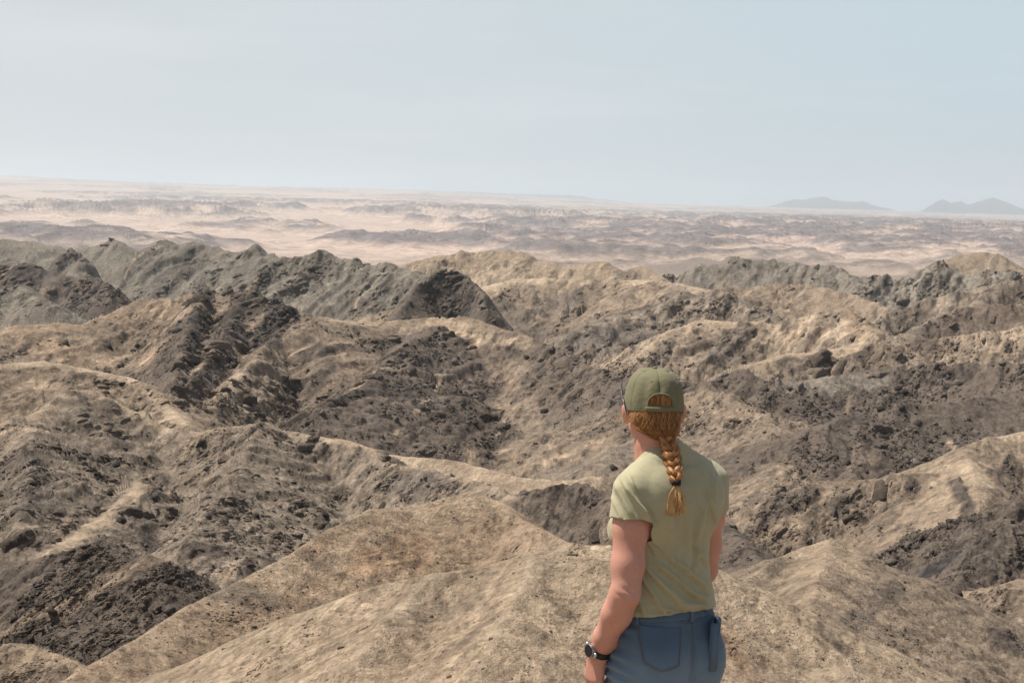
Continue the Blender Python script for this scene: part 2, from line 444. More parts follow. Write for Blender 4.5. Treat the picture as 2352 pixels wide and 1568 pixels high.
# ---- named patches of rock and sand, laid where the land actually is
# (u1,v1,u2,v2, radius px, colour, strength, raggedness)
PATCH = [
 (470,680,430,860,24,(.06,.05,.044),.95,.6),(560,690,600,700,40,(.075,.06,.05),.9,.5),(540,730,450,880,22,(.06,.05,.044),.95,.6),(650,730,590,810,38,(.055,.046,.042),.97,.4),(1040,640,1070,720,40,(.065,.054,.048),.95,.4),(60,640,200,720,46,(.08,.066,.058),.8,.8),
 (700,830,900,800,36,DRK,.75,.8),(760,850,650,930,24,DRK,.7,.9),(900,800,1250,810,30,DRK,.85,.5),(1200,790,1400,890,50,DRK,.85,.5),(1250,900,1440,920,60,DRK,.8,.7),
 (1440,900,1560,900,60,DRK,.8,.6),(1300,960,1440,1000,40,DRK,.5,.9),(1100,850,1000,900,20,DRK,.4,.9),
 (1000,740,1100,800,26,TAN,.7,.7),(1100,790,1220,800,18,TAN,.7,.7),(760,740,900,745,16,TAN,.6,.7),
 (1020,870,960,960,5,TAN,.9,.5),(960,960,900,1010,8,TAN,.7,.6),(1160,970,1140,1010,5,TAN,.8,.6),(820,920,760,960,6,TAN,.9,.5),(560,960,640,900,8,TAN,.9,.5),
 (1380,1020,1250,1070,14,TAN,.8,.6),(1120,1070,1400,1080,10,(.13,.105,.085),.7,.5),(1180,1100,1380,1104,6,PAL,.9,.3),(900,1080,1100,1150,22,TAN,.5,.9),
 (650,700,760,740,8,DRK,.7,.7),(30,770,180,760,22,ORG,.8,.6),(60,800,330,830,26,ORG,.7,.8),(240,740,330,740,24,ORG,.6,.8),
 (380,700,330,850,30,ORG,.5,.8),(420,880,520,800,12,TAN,.7,.7),(500,940,560,870,14,TAN,.6,.7),
 (820,700,850,710,22,DRK,.7,.7),(740,610,770,630,22,(.08,.075,.065),.7,.8),(420,600,430,640,14,(.09,.08,.068),.6,.8),
 (1260,710,1330,690,34,(.10,.085,.072),.6,.9),(1430,640,1560,690,26,(.10,.085,.072),.5,.9),(1150,720,1240,790,30,(.10,.085,.072),.55,.9),(1320,800,1480,790,34,(.09,.077,.066),.7,.8),(1560,760,1500,840,20,(.09,.077,.066),.5,.9),
 (1180,650,1500,650,9,PAL,.8,.4),(1650,700,1750,715,20,DRK,.7,.7),(1700,765,1640,840,26,(.10,.085,.07),.7,.8),
 (1850,740,1900,790,30,PAL,.8,.7),(1960,740,1990,780,24,ORG,.8,.7),(1780,790,1860,780,18,TAN,.8,.6),
 (2230,740,2330,720,34,(.12,.085,.065),.9,.4),(2120,800,2180,760,30,(.12,.088,.068),.85,.5),(2040,760,2140,720,18,DRK,.6,.8),(2300,690,2352,700,14,DRK,.5,.8),
 (1800,850,2000,830,20,DRK,.85,.6),(1760,880,1800,875,8,PAL,.7,.5),(1800,890,2060,880,26,(.25,.21,.165),.9,.4),(2060,870,2352,870,34,DRK,.85,.5),(2150,930,2352,940,34,DRK,.85,.5),
 (1600,900,1780,920,24,DRK,.85,.7),(1880,930,2100,890,16,DRK,.85,.6),(1900,1130,2000,1060,26,BRN,.4,.9),
 (2180,1030,2352,1010,18,PAL,.9,.5),(2250,1080,2270,1170,14,PAL,.8,.6),(2200,1120,2240,1220,18,(.06,.05,.046),.8,.7),(2330,1080,2300,1300,36,DRK,.8,.8),(2120,1330,2200,1280,34,(.06,.053,.052),.85,.9),(2200,1240,2260,1290,30,DRK,.7,.9),
 (2050,1240,1990,1300,22,TAN,.7,.7),(1840,1140,1760,1190,30,(.10,.08,.068),.7,.8),(2100,1130,2040,1180,16,(.09,.075,.062),.8,.7),(1960,1150,1920,1180,14,(.09,.075,.062),.8,.7),(1740,1150,1720,1230,26,(.11,.09,.072),.6,.9),
 (2200,1440,2352,1430,14,(.33,.27,.2),.9,.3),(2290,1480,2352,1500,30,(.11,.09,.075),.8,.7),
 (40,1060,60,1160,50,(.10,.084,.07),.6,.9),(360,1130,430,1060,22,(.11,.092,.078),.5,.9),(330,1240,360,1260,20,(.06,.05,.044),.9,.6),(440,1270,490,1280,18,(.08,.06,.05),.8,.7),
 (900,1120,1010,1110,30,(.12,.105,.092),.6,.8),(460,1010,430,1060,16,TAN,.8,.6),(140,1220,160,1250,26,PAL,.6,.7),(60,1230,200,1200,14,TAN,.6,.6),
 (10,1000,90,1000,20,TAN,.7,.8),(300,945,420,990,7,PAL,.8,.5),(0,880,130,890,14,TAN,.7,.6),
 (850,1290,960,1270,40,(.38,.25,.155),.6,.8),(640,1430,900,1350,12,(.38,.24,.14),.7,.6),(520,1330,720,1250,24,(.33,.22,.14),.5,.8),(560,1310,700,1290,14,(.15,.11,.085),.5,.9),
 (500,1360,620,1380,22,(.16,.135,.11),.5,.9),(820,1360,850,1350,12,(.12,.1,.085),.7,.7),(880,1420,1100,1380,20,(.13,.11,.09),.35,1.),(750,1500,900,1450,26,(.13,.10,.08),.35,1.),
 (1060,1480,1200,1380,10,(.13,.10,.08),.4,1.),(1640,1440,1720,1560,30,(.38,.255,.165),.6,.7),(1950,1440,2060,1350,16,(.12,.1,.08),.5,1.),(1900,1460,1960,1540,30,(.15,.125,.1),.5,1.),(2120,1440,2160,1500,12,(.2,.13,.09),.7,.8),
]
CAPS = []
for (u1, v1, u2, v2, r, c, st, rg) in PATCH:
    a = hit(u1, v1); b = hit(u2, v2)
    dm = (math.hypot(a[0], a[1]) + math.hypot(b[0], b[1])) / 2
    if abs(math.hypot(a[0], a[1]) - math.hypot(b[0], b[1])) > .5 * dm: continue
    CAPS.append((a, b, r * dm / FPX, np.array(c, np.float32), st, rg, dm))
pn = adn(.8 * X - .33 * Y, .6 * X + .42 * Y, D, .02, 61, 4, .6)
for (a, b, r, c, st, rg, dm) in CAPS:
    cx, cy = (a[0] + b[0]) / 2, (a[1] + b[1]) / 2
    R_ = math.hypot(a[0] - b[0], a[1] - b[1]) / 2 + r * 5
    sel = np.nonzero((np.abs(X - cx) < R_) & (np.abs(Y - cy) < R_ * 1.3))[0]
    if sel.size == 0: continue
    p = np.stack([X[sel] - a[0], .35 * (Y[sel] - a[1]), Hb[sel] - a[2]], 1)
    e = np.array([b[0] - a[0], .35 * (b[1] - a[1]), b[2] - a[2]], np.float32)
    t = np.clip(p @ e / (e @ e + 1e-9), 0, 1)
    dist = np.linalg.norm(p - t[:, None] * e[None], axis=1) / r
    f = 1 - sst(.65, 1.25, dist + pn[sel] * rg * 1.6)
    COL[sel] += (c[None] - COL[sel]) * (f * st)[:, None]
    if c[0] < .13: RK[sel] = np.maximum(RK[sel], f * st)

# ---- relief, octave by octave, only where it can be told apart
Hf = Hb.copy()
warp = fbm(X / 55., Y / 55., 70, 3)
warp2 = fbm(X / 9., Y / 9., 73, 3)
Q = .74 * X - .34 * Y - .22 * Hb + warp * 9 + warp2 * 1.0 * (D < 700)
lamlist = [512, 240, 120, 60, 30, 15, 7.5, 3.7, 1.85, .92, .46, .23, .11]
rough_n = np.clip(adn(.8 * X - .33 * Y, .6 * X + .42 * Y, D, .05, 55, 3) * .9 + .5, 0, 1)
canyon = 1 - sst(1400, 2400, D)
nearflat = 1 - .9 * np.clip(KN, 0, 1)
for k, lam in enumerate(lamlist):
    wd = sst(lam * 4, lam * 32, D) * (1 - sst(lam * 700, lam * 1300, D)) * canyon * nearflat
    sel = np.nonzero(wd > .01)[0]
    if sel.size == 0: continue
    x, y, wdv, rk = X[sel], Y[sel], wd[sel], RK[sel]
    big = sst(8, 60, D[sel] / lam)          # feature is small against the view: allow full sharpness
    rx = x / lam + 3.3 * k; ry = y / lam - 1.7 * k
    n1 = gn(rx + .35 * warp2[sel], ry, 100 + k)
    rid = (.32 - np.abs(n1)) * 1.6
    amp = lam * (.022 + .075 * rk * (.25 + .75 * rough_n[sel])) * (.25 + .95 * big)
    Hf[sel] += amp * rid * wdv
# strata: tilted hard beds standing proud, steep on their lower right side
SH = np.zeros_like(Hf); BAND = np.zeros_like(Hf)
for per, sd in ((34., 1), (13., 2), (5.2, 3), (2.1, 4), (.8, 5), (.33, 6)):
    wd = sst(per * 18, per * 70, D) * (1 - sst(per * 350, per * 700, D)) * canyon * nearflat
    sel = np.nonzero(wd > .01)[0]
    if sel.size == 0: continue
    q = Q[sel] / per + .35 * gn(X[sel] / (per * 2.2), Y[sel] / (per * 2.2), 200 + sd)
    fr = q - np.floor(q); cell = np.floor(q).astype(np.int32)
    hard = _val[(cell * 37 + sd * 911) & 4095]
    msk = sst(.02, .32, gn(X[sel] / (per * 3.), Y[sel] / (per * 3.), 220 + sd) + .45 * (hard - .35) + .25 * (RK[sel] - .5))
    saw = np.where(fr < .72, fr / .72, (1 - fr) / .28)
    a = per * .24 * wd[sel] * RK[sel] * msk
    Hf[sel] += a * saw
    SH[sel] += saw * msk * wd[sel]
    BAND[sel] += (hard - .5) * msk * wd[sel] * sst(0, .08, fr) * sst(0, .08, 1 - fr)
# slabs and blocks of rock, long along the beds
ALONG = .55 * X + .42 * Y + .2 * Hb + warp * 5
BLK = np.zeros_like(Hf)
for lam, sd in ((14., 1), (6., 5), (2.4, 2), (1.0, 3), (.42, 4)):
    wd = sst(lam * 35, lam * 110, D) * (1 - sst(lam * 400, lam * 800, D)) * canyon * nearflat
    sel = np.nonzero((wd > .01) & (RK > .25))[0]
    if sel.size == 0: continue
    x = Q[sel] / lam + .35 * gn(X[sel] / lam * .9, Y[sel] / lam * .9, 31); y = ALONG[sel] / (lam * 2.1)
    f1, f21, cv = worley(x, y, 300 + sd)
    m = sst(.0, .4, gn(X[sel] / lam / 5, Y[sel] / lam / 5, 240 + sd) * .9 + (RK[sel] - .5) * .5 + .10)
    up = np.clip(cv - .4, 0, 1) * sst(.02, .30, f21) * 1.2
    Hf[sel] += (up - .08) * lam * .22 * m * wd[sel]
    BLK[sel] += (up - .1) * m * wd[sel]

# far plain: low rocky hills standing in sand
farm = sst(1500, 2800, D)
sel = np.nonzero(farm > .01)[0]
x, y, d = X[sel], Y[sel], D[sel]
hn = fbm(x / 950, y / 1500, 400, 5, .58)
rg = .5 - np.abs(fbm(x / 330, y / 520, 410, 5, .6)) * 1.2
azs = np.degrees(np.arctan2(x, y))
more = .34 * sst(-4, 10, azs) * (1 - .5 * sst(9000, 20000, d)) + .40 * (1 - sst(2300, 3600, d)) + .06 * sst(9000, 18000, d)
hm = sst(-.04, .32, hn + more * .8 + .05)
far_ = 1 - .88 * sst(4500, 13000, d)
Hf[sel] += farm[sel] * hm * (17 + .0042 * d) * (.30 + 1.3 * rg) * 1.15 * far_
fine = fbm(x / 120, y / 130, 420, 5, .62)
Hf[sel] += farm[sel] * hm * fine * 10 * far_
rock = sst(.15, .6, hm) * sst(-.32, .12, fine * .9 + rg * .8 - .30 + .4 * fbm(x / 300, y / 700, 431, 3))
cs = np.array((.46, .358, .290), np.float32); cs2 = np.array((.47, .345, .278), np.float32)
cr = np.array((.175, .150, .144), np.float32)
tn = sst(-.3, .3, fbm(x / 3000, y / 4200, 440, 3))[:, None]
cf = (cs * (1 - tn) + cs2 * tn)
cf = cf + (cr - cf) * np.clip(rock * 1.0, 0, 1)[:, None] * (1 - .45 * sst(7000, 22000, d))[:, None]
cf *= (1 + .10 * fbm(x / 240, y / 900, 450, 4))[:, None]
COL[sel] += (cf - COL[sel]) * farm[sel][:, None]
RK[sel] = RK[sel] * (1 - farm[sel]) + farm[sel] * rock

# ---- rock colour: beds, patches, dust
c1 = adn(X, Y, D, .03, 500, 5, .6)
cn = canyon * (1 - .6 * KN)
band = np.tanh(BAND * 1.1)
m = 1 + cn * (.26 * c1 * (.35 + .65 * RK) + .55 * band * (.3 + RK * .7)) 
COL *= np.clip(m, .45, 1.6)[:, None]
# hard outcrops are darker rock, the talus between them paler
oc = sst(.08, .45, BLK * 1.2 + SH * .35 + .25 * c1) * cn * np.clip(RK * 1.3, 0, 1)
dk = np.array((.105, .084, .068), np.float32)
COL += (dk[None] * (.9 + .6 * rough_n[:, None]) - COL) * (oc * .45)[:, None]
# pale veins following the beds
q = Q / 19. + .4 * gn(X / 30, Y / 30, 511)
vn = 1 - sst(.0, .05, np.abs(q - np.floor(q) - .5))
vm = vn * sst(.0, .25, gn(X / 45, Y / 45, 512)) * cn * (D > 80)
COL += (np.array(TAN, np.float32)[None] - COL) * (vm * .7)[:, None]
mot = np.zeros_like(Hf)
U1 = .8 * X - .33 * Y; U2 = .6 * X + .42 * Y
for k, lam in enumerate((8., 4., 2., 1., .5, .25, .12, .06)):
    wd = sst(lam * 20, lam * 60, D) * (1 - sst(lam * 500, lam * 1100, D)) * canyon
    sel = np.nonzero(wd > .01)[0]
    if sel.size == 0: continue
    n_ = .7 * gn(U1[sel] / lam + 9.1, U2[sel] / (lam * 1.5), 600 + k) + .7 * gn(X[sel] / lam * 1.7 + 4, Y[sel] / lam * .9, 620 + k)
    mot[sel] += wd[sel] * n_
mot_d = sst(.25, .75, -mot) 
COL *= np.clip(1 + .42 * mot * (.18 + .82 * RK) - .40 * mot_d * (.1 + .9 * RK), .35, 1.7)[:, None]
big_ = adn(U1, U2, D, .03, 530, 5, .65, 2.2)
lift = sst(-.22, .25, big_) * sst(.082, .10, COL[:, 0]) * (COL[:, 0] < .15) * canyon
COL += (np.array((.19, .148, .112), np.float32)[None] - COL) * (lift * .5)[:, None]
COL = np.clip(COL, .03, .6)

GX, GY, GH = X.reshape(NR, NC), Y.reshape(NR, NC), Hf.reshape(NR, NC)
# ------------------------------------------------------------------ land materials
def new_mat(name, rough=.9, spec=.2):
    m = bpy.data.materials.new(name); m.use_nodes = True
    b = m.node_tree.nodes['Principled BSDF']
    b.inputs['Roughness'].default_value = rough
    b.inputs['Specular IOR Level'].default_value = spec
    return m, m.node_tree, b

def N(nt, t, **kw):
    n = nt.nodes.new(t)
    for k, v in kw.items():
        if k.startswith('_'): setattr(n, k[1:], v)
        else: n.inputs[k].default_value = v
    return n

def ramp(nt, fac, stops):
    r = nt.nodes.new('ShaderNodeValToRGB')
    e = r.color_ramp.elements
    while len(e) < len(stops): e.new(.5)
    for k, (p, c) in enumerate(stops):
        e[k].position = p; e[k].color = (c, c, c, 1) if isinstance(c, (int, float)) else (*c, 1)
    nt.links.new(fac, r.inputs['Fac'])
    return r

def land_material(name, near_scale, bump_dist):
    m, nt, b = new_mat(name, .95, .12)
    at = N(nt, 'ShaderNodeAttribute', _attribute_name='albedo')
    tc = N(nt, 'ShaderNodeTexCoord')
    n1 = N(nt, 'ShaderNodeTexNoise', Scale=near_scale, Detail=10., Roughness=.66, Distortion=.3)
    n2 = N(nt, 'ShaderNodeTexNoise', Scale=near_scale * 5, Detail=8., Roughness=.7)
    n3 = N(nt, 'ShaderNodeTexNoise', Scale=near_scale * 28, Detail=5., Roughness=.7)
    v1 = N(nt, 'ShaderNodeTexVoronoi', Scale=near_scale * 3.2); v2 = N(nt, 'ShaderNodeTexVoronoi', Scale=near_scale * 16)
    for q in (n1, n2, n3, v1, v2): nt.links.new(tc.outputs['Object'], q.inputs['Vector'])
    src = at.outputs['Color']
    s1 = N(nt, 'ShaderNodeSeparateColor'); s2 = N(nt, 'ShaderNodeSeparateColor')
    nt.links.new(v1.outputs['Color'], s1.inputs[0]); nt.links.new(v2.outputs['Color'], s2.inputs[0])
    for out, stops in ((n1.outputs['Fac'], [(.30, .84), (.5, 1.0), (.72, 1.14)]), (n2.outputs['Fac'], [(.30, .76), (.44, .99), (.7, 1.14)]),
                       (n3.outputs['Fac'], [(.30, .66), (.42, .97), (.55, 1.02), (.72, 1.24)]), (s1.outputs[0], [(0, .80), (.5, 1.), (1, 1.16)]), (s2.outputs[0], [(0, .74), (.25, .98), (.8, 1.05), (1, 1.3)])):
        r = ramp(nt, out, stops)
        mu = N(nt, 'ShaderNodeMix', _data_type='RGBA', _blend_type='MULTIPLY'); mu.inputs['Factor'].default_value = .9
        nt.links.new(src, mu.inputs[6]); nt.links.new(r.outputs['Color'], mu.inputs[7]); src = mu.outputs[2]
    nt.links.new(src, b.inputs['Base Color'])
    ad = N(nt, 'ShaderNodeMath', _operation='MULTIPLY_ADD'); ad.inputs[1].default_value = .30
    nt.links.new(n2.outputs['Fac'], ad.inputs[0]); nt.links.new(n1.outputs['Fac'], ad.inputs[2])
    ad2 = N(nt, 'ShaderNodeMath', _operation='MULTIPLY_ADD'); ad2.inputs[1].default_value = .10
    nt.links.new(n3.outputs['Fac'], ad2.inputs[0]); nt.links.new(ad.outputs[0], ad2.inputs[2])
    ad3 = N(nt, 'ShaderNodeMath', _operation='MULTIPLY_ADD'); ad3.inputs[1].default_value = .10
    nt.links.new(s1.outputs[1], ad3.inputs[0]); nt.links.new(ad2.outputs[0], ad3.inputs[2])
    bp = N(nt, 'ShaderNodeBump', Strength=.9, Distance=bump_dist)
    nt.links.new(ad3.outputs[0], bp.inputs['Height'])
    nt.links.new(bp.outputs['Normal'], b.inputs['Normal'])
    return m

M_land = land_material('canyon rock and talus', .35, 1.1)
M_plain = land_material('desert sand and far rock', .012, 12.)

n0 = SEG[0][2]
co = np.stack([GX, GY, GH], axis=2)
cl = COL.reshape(NR, NC, 3)
rk3 = RK.reshape(NR, NC)
hills = grid_mesh('hills', co[:n0].reshape(-1, 3), n0, NC, True, M_land, cl[:n0].reshape(-1, 3))
hills['kind'] = 'structure'; hills['label'] = 'eroded canyon hills of dark rock and tan dust below the viewpoint'
plain = grid_mesh('desert_plain', co[n0 - 1:].reshape(-1, 3), NR - n0 + 1, NC, True, M_plain, cl[n0 - 1:].reshape(-1, 3))
plain['kind'] = 'structure'; plain['label'] = 'pale desert plain with low dark hills reaching the horizon'
# cap of ground right under the camera (the sheet starts 1.2 m out)
ring = [tuple(map(float, co[0, j])) for j in range(NC)]
g0 = link('ground', ring + [(0., 0., float(np.mean(co[0, :, 2])))], [(j, (j + 1) % NC, NC) for j in range(NC)], M_land)
g0['kind'] = 'structure'
at = g0.data.attributes.new('albedo', 'FLOAT_COLOR', 'POINT')
at.data.foreach_set('color', np.tile(np.array([*TAN, 1], np.float32), NC + 1))

# ------------------------------------------------------------------ far mountains
def mountain(name, prof, dist, thick, colr, seed, label):
    """prof: [(u, v)] skyline; a solid range with front and back flanks"""
    us = np.array([p[0] for p in prof], float); vs = np.array([p[1] for p in prof], float)
    nc = 260; nr = 40
    uu = np.linspace(us[0], us[-1], nc); vv = np.interp(uu, us, vs) + 3.2 * fbm(uu / 26., uu * 0 + seed, seed, 4, .6) * np.clip(np.minimum(uu - us[0], us[-1] - uu) / 40, 0, 1)
    px = np.array([P(a, b, dist) for a, b in zip(uu, vv)])
    foot = -120.
    out = np.zeros((nr, nc, 3), np.float32)
    for j in range(nr):
        s = (j / (nr - 1)) * 2 - 1                      # -1 front foot .. 1 back foot
        f = 1 - abs(s) ** 1.15
        dd = s * thick
        dirx = px[:, 0] / dist; diry = px[:, 1] / dist
        xx = px[:, 0] + dirx * dd; yy = px[:, 1] + diry * dd
        rel = fbm(xx / 900, yy / 900, seed, 5, .6)
        hh = foot + (px[:, 2] - foot) * np.clip(f + .30 * rel * (1 - f) * (abs(s) < .98), 0, 1)
        out[j, :, 0] = xx; out[j, :, 1] = yy; out[j, :, 2] = hh + rel * 40 * np.clip(f * 2, 0, 1) * .6
    c = np.tile(np.array(colr, np.float32), (nr * nc, 1)) * (1 + .3 * fbm(out[..., 0].ravel() / 400, out[..., 1].ravel() / 400, seed + 9, 4))[:, None]
    o = grid_mesh(name, out.reshape(-1, 3), nr, nc, False, M_plain, c)
    o['kind'] = 'structure'; o['label'] = label
    return o

mountain('mountain', [(1690,484),(1760,476),(1790,468),(1830,456),(1850,459),(1870,453),(1895,452),(1920,459),(1940,463),(1955,462),(1985,463),(2005,472),(2060,484)], 27500, 2000, (.07,.07,.08), 600, 'faint blue jagged mountain range on the horizon behind the woman')
mountain('mountain', [(2100,492),(2128,478),(2150,464),(2165,458),(2185,466),(2205,462),(2225,470),(2255,460),(2282,453),(2310,462),(2340,476),(2375,488),(2420,500)], 27000, 2000, (.055,.06,.07), 640, 'darker blue twin peaked mountain at the right end of the horizon')
mountain('mountain', [(820,444),(1000,443),(1050,440),(1150,443),(1240,447),(1295,449),(1310,448),(1370,457),(1460,466),(1560,474)], 31000, 2600, (.09,.085,.09), 680, 'long low bluish plateau lying flat on the horizon')
mountain('mountain', [(-260,402),(0,405),(60,404),(100,408),(200,414),(340,419),(420,430),(520,440)], 31000, 2200, (.2,.17,.15), 700, 'very faint low rise on the horizon at the far left')

# ------------------------------------------------------------------ haze
bm = bmesh.new()
bmesh.ops.create_cube(bm, size=1)
HZ_TOP = 420.
for v in bm.verts:
    v.co.x *= 90000; v.co.y *= 90000; v.co.z = HZ_TOP if v.co.z > 0 else -400
me = bpy.data.meshes.new('haze'); bm.to_mesh(me); bm.free()
hz = bpy.data.objects.new('haze', me); sc.collection.objects.link(hz)
hz['kind'] = 'stuff'; hz['label'] = 'pale desert haze thickening towards the horizon'
mh = bpy.data.materials.new('haze air'); mh.use_nodes = True
mh.node_tree.nodes.clear()
ho = mh.node_tree.nodes.new('ShaderNodeOutputMaterial')
hv = mh.node_tree.nodes.new('ShaderNodeVolumePrincipled')
hv.inputs['Color'].default_value = (.83, .935, .99, 1)
hv.inputs['Density'].default_value = 6.2e-5
hv.inputs['Anisotropy'].default_value = .3
mh.node_tree.links.new(hv.outputs[0], ho.inputs['Volume'])
me.materials.append(mh)

# ------------------------------------------------------------------ loose rocks and outcropping slabs (uncountable)
rs = np.random.RandomState(11)
# one angular block: 8 distorted corners, 12 triangles
CUBE_F = np.array([(0,1,3),(0,3,2),(4,6,7),(4,7,5),(0,4,5),(0,5,1),(2,3,7),(2,7,6),(0,2,6),(0,6,4),(1,5,7),(1,7,3)], np.int32)
CUBE_V = np.array([(x, y, z) for x in (-.5, .5) for y in (-.5, .5) for z in (-.5, .5)], np.float32)

def scatter(name, label, vis_idx, size_px, dims, colr, cvar, sink=.25, lean=.28, min_m=.03):
    n = len(vis_idx)
    p = np.stack([X[vis_idx], Y[vis_idx], Hf[vis_idx]], 1)
    d = D[vis_idx]
    s = np.maximum(size_px * d / (FPX * 1024 / 2352), min_m).astype(np.float32)
    # local slope from the grid
    r_, c_ = vis_idx // NC, vis_idx % NC
    r1 = np.clip(r_ + 2, 0, NR - 1); r0 = np.clip(r_ - 2, 0, NR - 1)
    c1 = np.clip(c_ + 2, 0, NCF - 1); c0 = np.clip(c_ - 2, 0, NCF - 1)
    e1 = np.stack([G[r1, c_] - G[r0, c_] for G in (GX, GY, GH)], 1)
    e2 = np.stack([G[r_, c1] - G[r_, c0] for G in (GX, GY, GH)], 1)
    nn = np.cross(e2, e1); nn /= np.linalg.norm(nn, axis=1, keepdims=True) + 1e-9
    nn[nn[:, 2] < 0] *= -1
    up = nn * .6 + np.array([0, 0, 1]) * .4 + rs.randn(n, 3) * .15
    up /= np.linalg.norm(up, axis=1, keepdims=True)
    th = rs.randn(n) * lean
    st = np.stack([.62 * np.cos(th) - .78 * np.sin(th), .78 * np.cos(th) + .62 * np.sin(th), np.zeros(n)], 1)
    ax = st - up * np.sum(st * up, 1, keepdims=True); ax /= np.linalg.norm(ax, axis=1, keepdims=True)
    ay = np.cross(up, ax)
    v = CUBE_V[None] + (rs.rand(n, 8, 3) - .5) * .62
    top = v[:, :, 2:3] > 0
    v[:, :, :2] *= np.where(top, .72, 1.1)
    dd = np.stack([rs.uniform(*dims[k], n) for k in range(3)], 1)
    v = v * (dd * s[:, None])[:, None, :]
    v[:, :, 2] += (dims[2][0] * s * (.5 - sink * 2))[:, None]
    w = p[:, None] + v[:, :, 0:1] * ax[:, None] + v[:, :, 1:2] * ay[:, None] + v[:, :, 2:3] * up[:, None]
    f = (CUBE_F[None] + (np.arange(n) * 8)[:, None, None]).reshape(-1, 3)
    me = bpy.data.meshes.new(name)
    me.vertices.add(n * 8); me.loops.add(len(f) * 3); me.polygons.add(len(f))
    me.vertices.foreach_set('co', w.astype(np.float32).ravel())
    me.loops.foreach_set('vertex_index', f.ravel().astype(np.int32))
    me.polygons.foreach_set('loop_start', np.arange(len(f), dtype=np.int32) * 3)
    me.update(calc_edges=True)
    base = np.where(np.isfinite(colr).all(), 0, 0)
    c = COL[vis_idx] * (1 - cvar[2]) + np.array(colr, np.float32)[None] * cvar[2]
    c = c * rs.uniform(cvar[0], cvar[1], (n, 1))
    at = me.attributes.new('albedo', 'FLOAT_COLOR', 'POINT')
    c4 = np.ones((n, 8, 4), np.float32); c4[:, :, :3] = c[:, None]
    at.data.foreach_set('color', c4.ravel())
    o = bpy.data.objects.new(name, me); sc.collection.objects.link(o)
    me.materials.append(M_land)
    o['kind'] = 'stuff'; o['label'] = label
    return o

ANG = (GH - CZ) / DR
HOR = np.maximum.accumulate(ANG, axis=0)
VIS = (ANG >= HOR - .0012) & (np.arange(NC)[None] < NCF - 1) & (np.arange(NC)[None] > 0) & (DR > 30) & (DR < 1500)
VIS[-2:] = False; VIS[:2] = False
# each vertex stands for an unequal share of the picture: weight by its own share
dv = np.abs(np.gradient(HOR, axis=0)); dv = np.minimum(dv, .004)
clus = adn(U1, U2, D, .014, 801, 2, .6, 3.2) * .8 + adn(U1, U2, D, .06, 821, 2, .6, 2.) * .8
rk_ = RK.reshape(NR, NC)
cl_ = clus.reshape(NR, NC)
oc_ = np.clip(BLK.reshape(NR, NC) * 1.5 + .2, .1, 1.5)
wt = np.where(VIS, dv, 0) * sst(.10, .5, cl_ + (rk_ - .55) * .5) * (.1 + rk_) * oc_
wt = wt.ravel(); wt /= wt.sum()
def pick(n, w): return rs.choice(w.size, n, replace=False, p=w)
i1 = pick(14000, wt)
scatter('rocks', 'dark angular slabs of rock cropping out all over the canyon slopes', i1, np.minimum(np.clip(.9 + rs.pareto(2.5, 14000) * .65, .9, 6), np.where(D[i1] < 100, 2.6, 9)), ((1.5, 3.4), (.5, .95), (.45, .9)), (.165, .128, .096), (.6, 1.35, .5))
# scree on the dark slopes
dk_ = (COL[:, 0] < .16).reshape(NR, NC)
wt2 = (np.where(VIS & dk_ & (DR < 330), dv, 0) * sst(-.25, .4, cl_)).ravel(); wt2 /= wt2.sum()
i2 = pick(9000, wt2)
scatter('scree', 'dark purplish scree of broken blocks on the lower slopes', i2, np.clip(1.0 + rs.pareto(2.6, 9000) * 1.2, 1.0, 7.5), ((.8, 1.5), (.7, 1.1), (.5, 1.0)), (.115, .095, .082), (.5, 1.6, .8), lean=1.5)
# gravel on the near tan ridges
wt3 = (np.where(VIS & (DR < 105), dv, 0) * (.25 + sst(-.1, .5, cl_))).ravel(); wt3 /= wt3.sum()
i3 = pick(15000, wt3)
scatter('gravel', 'scattered pebbles and small stones on the near tan ridges', i3, np.clip(.55 + rs.pareto(3.0, 15000) * .7, .5, 4.5), ((.8, 1.5), (.7, 1.1), (.4, .8)), (.20, .155, .115), (.6, 1.4, .6), lean=1.5, min_m=.015)

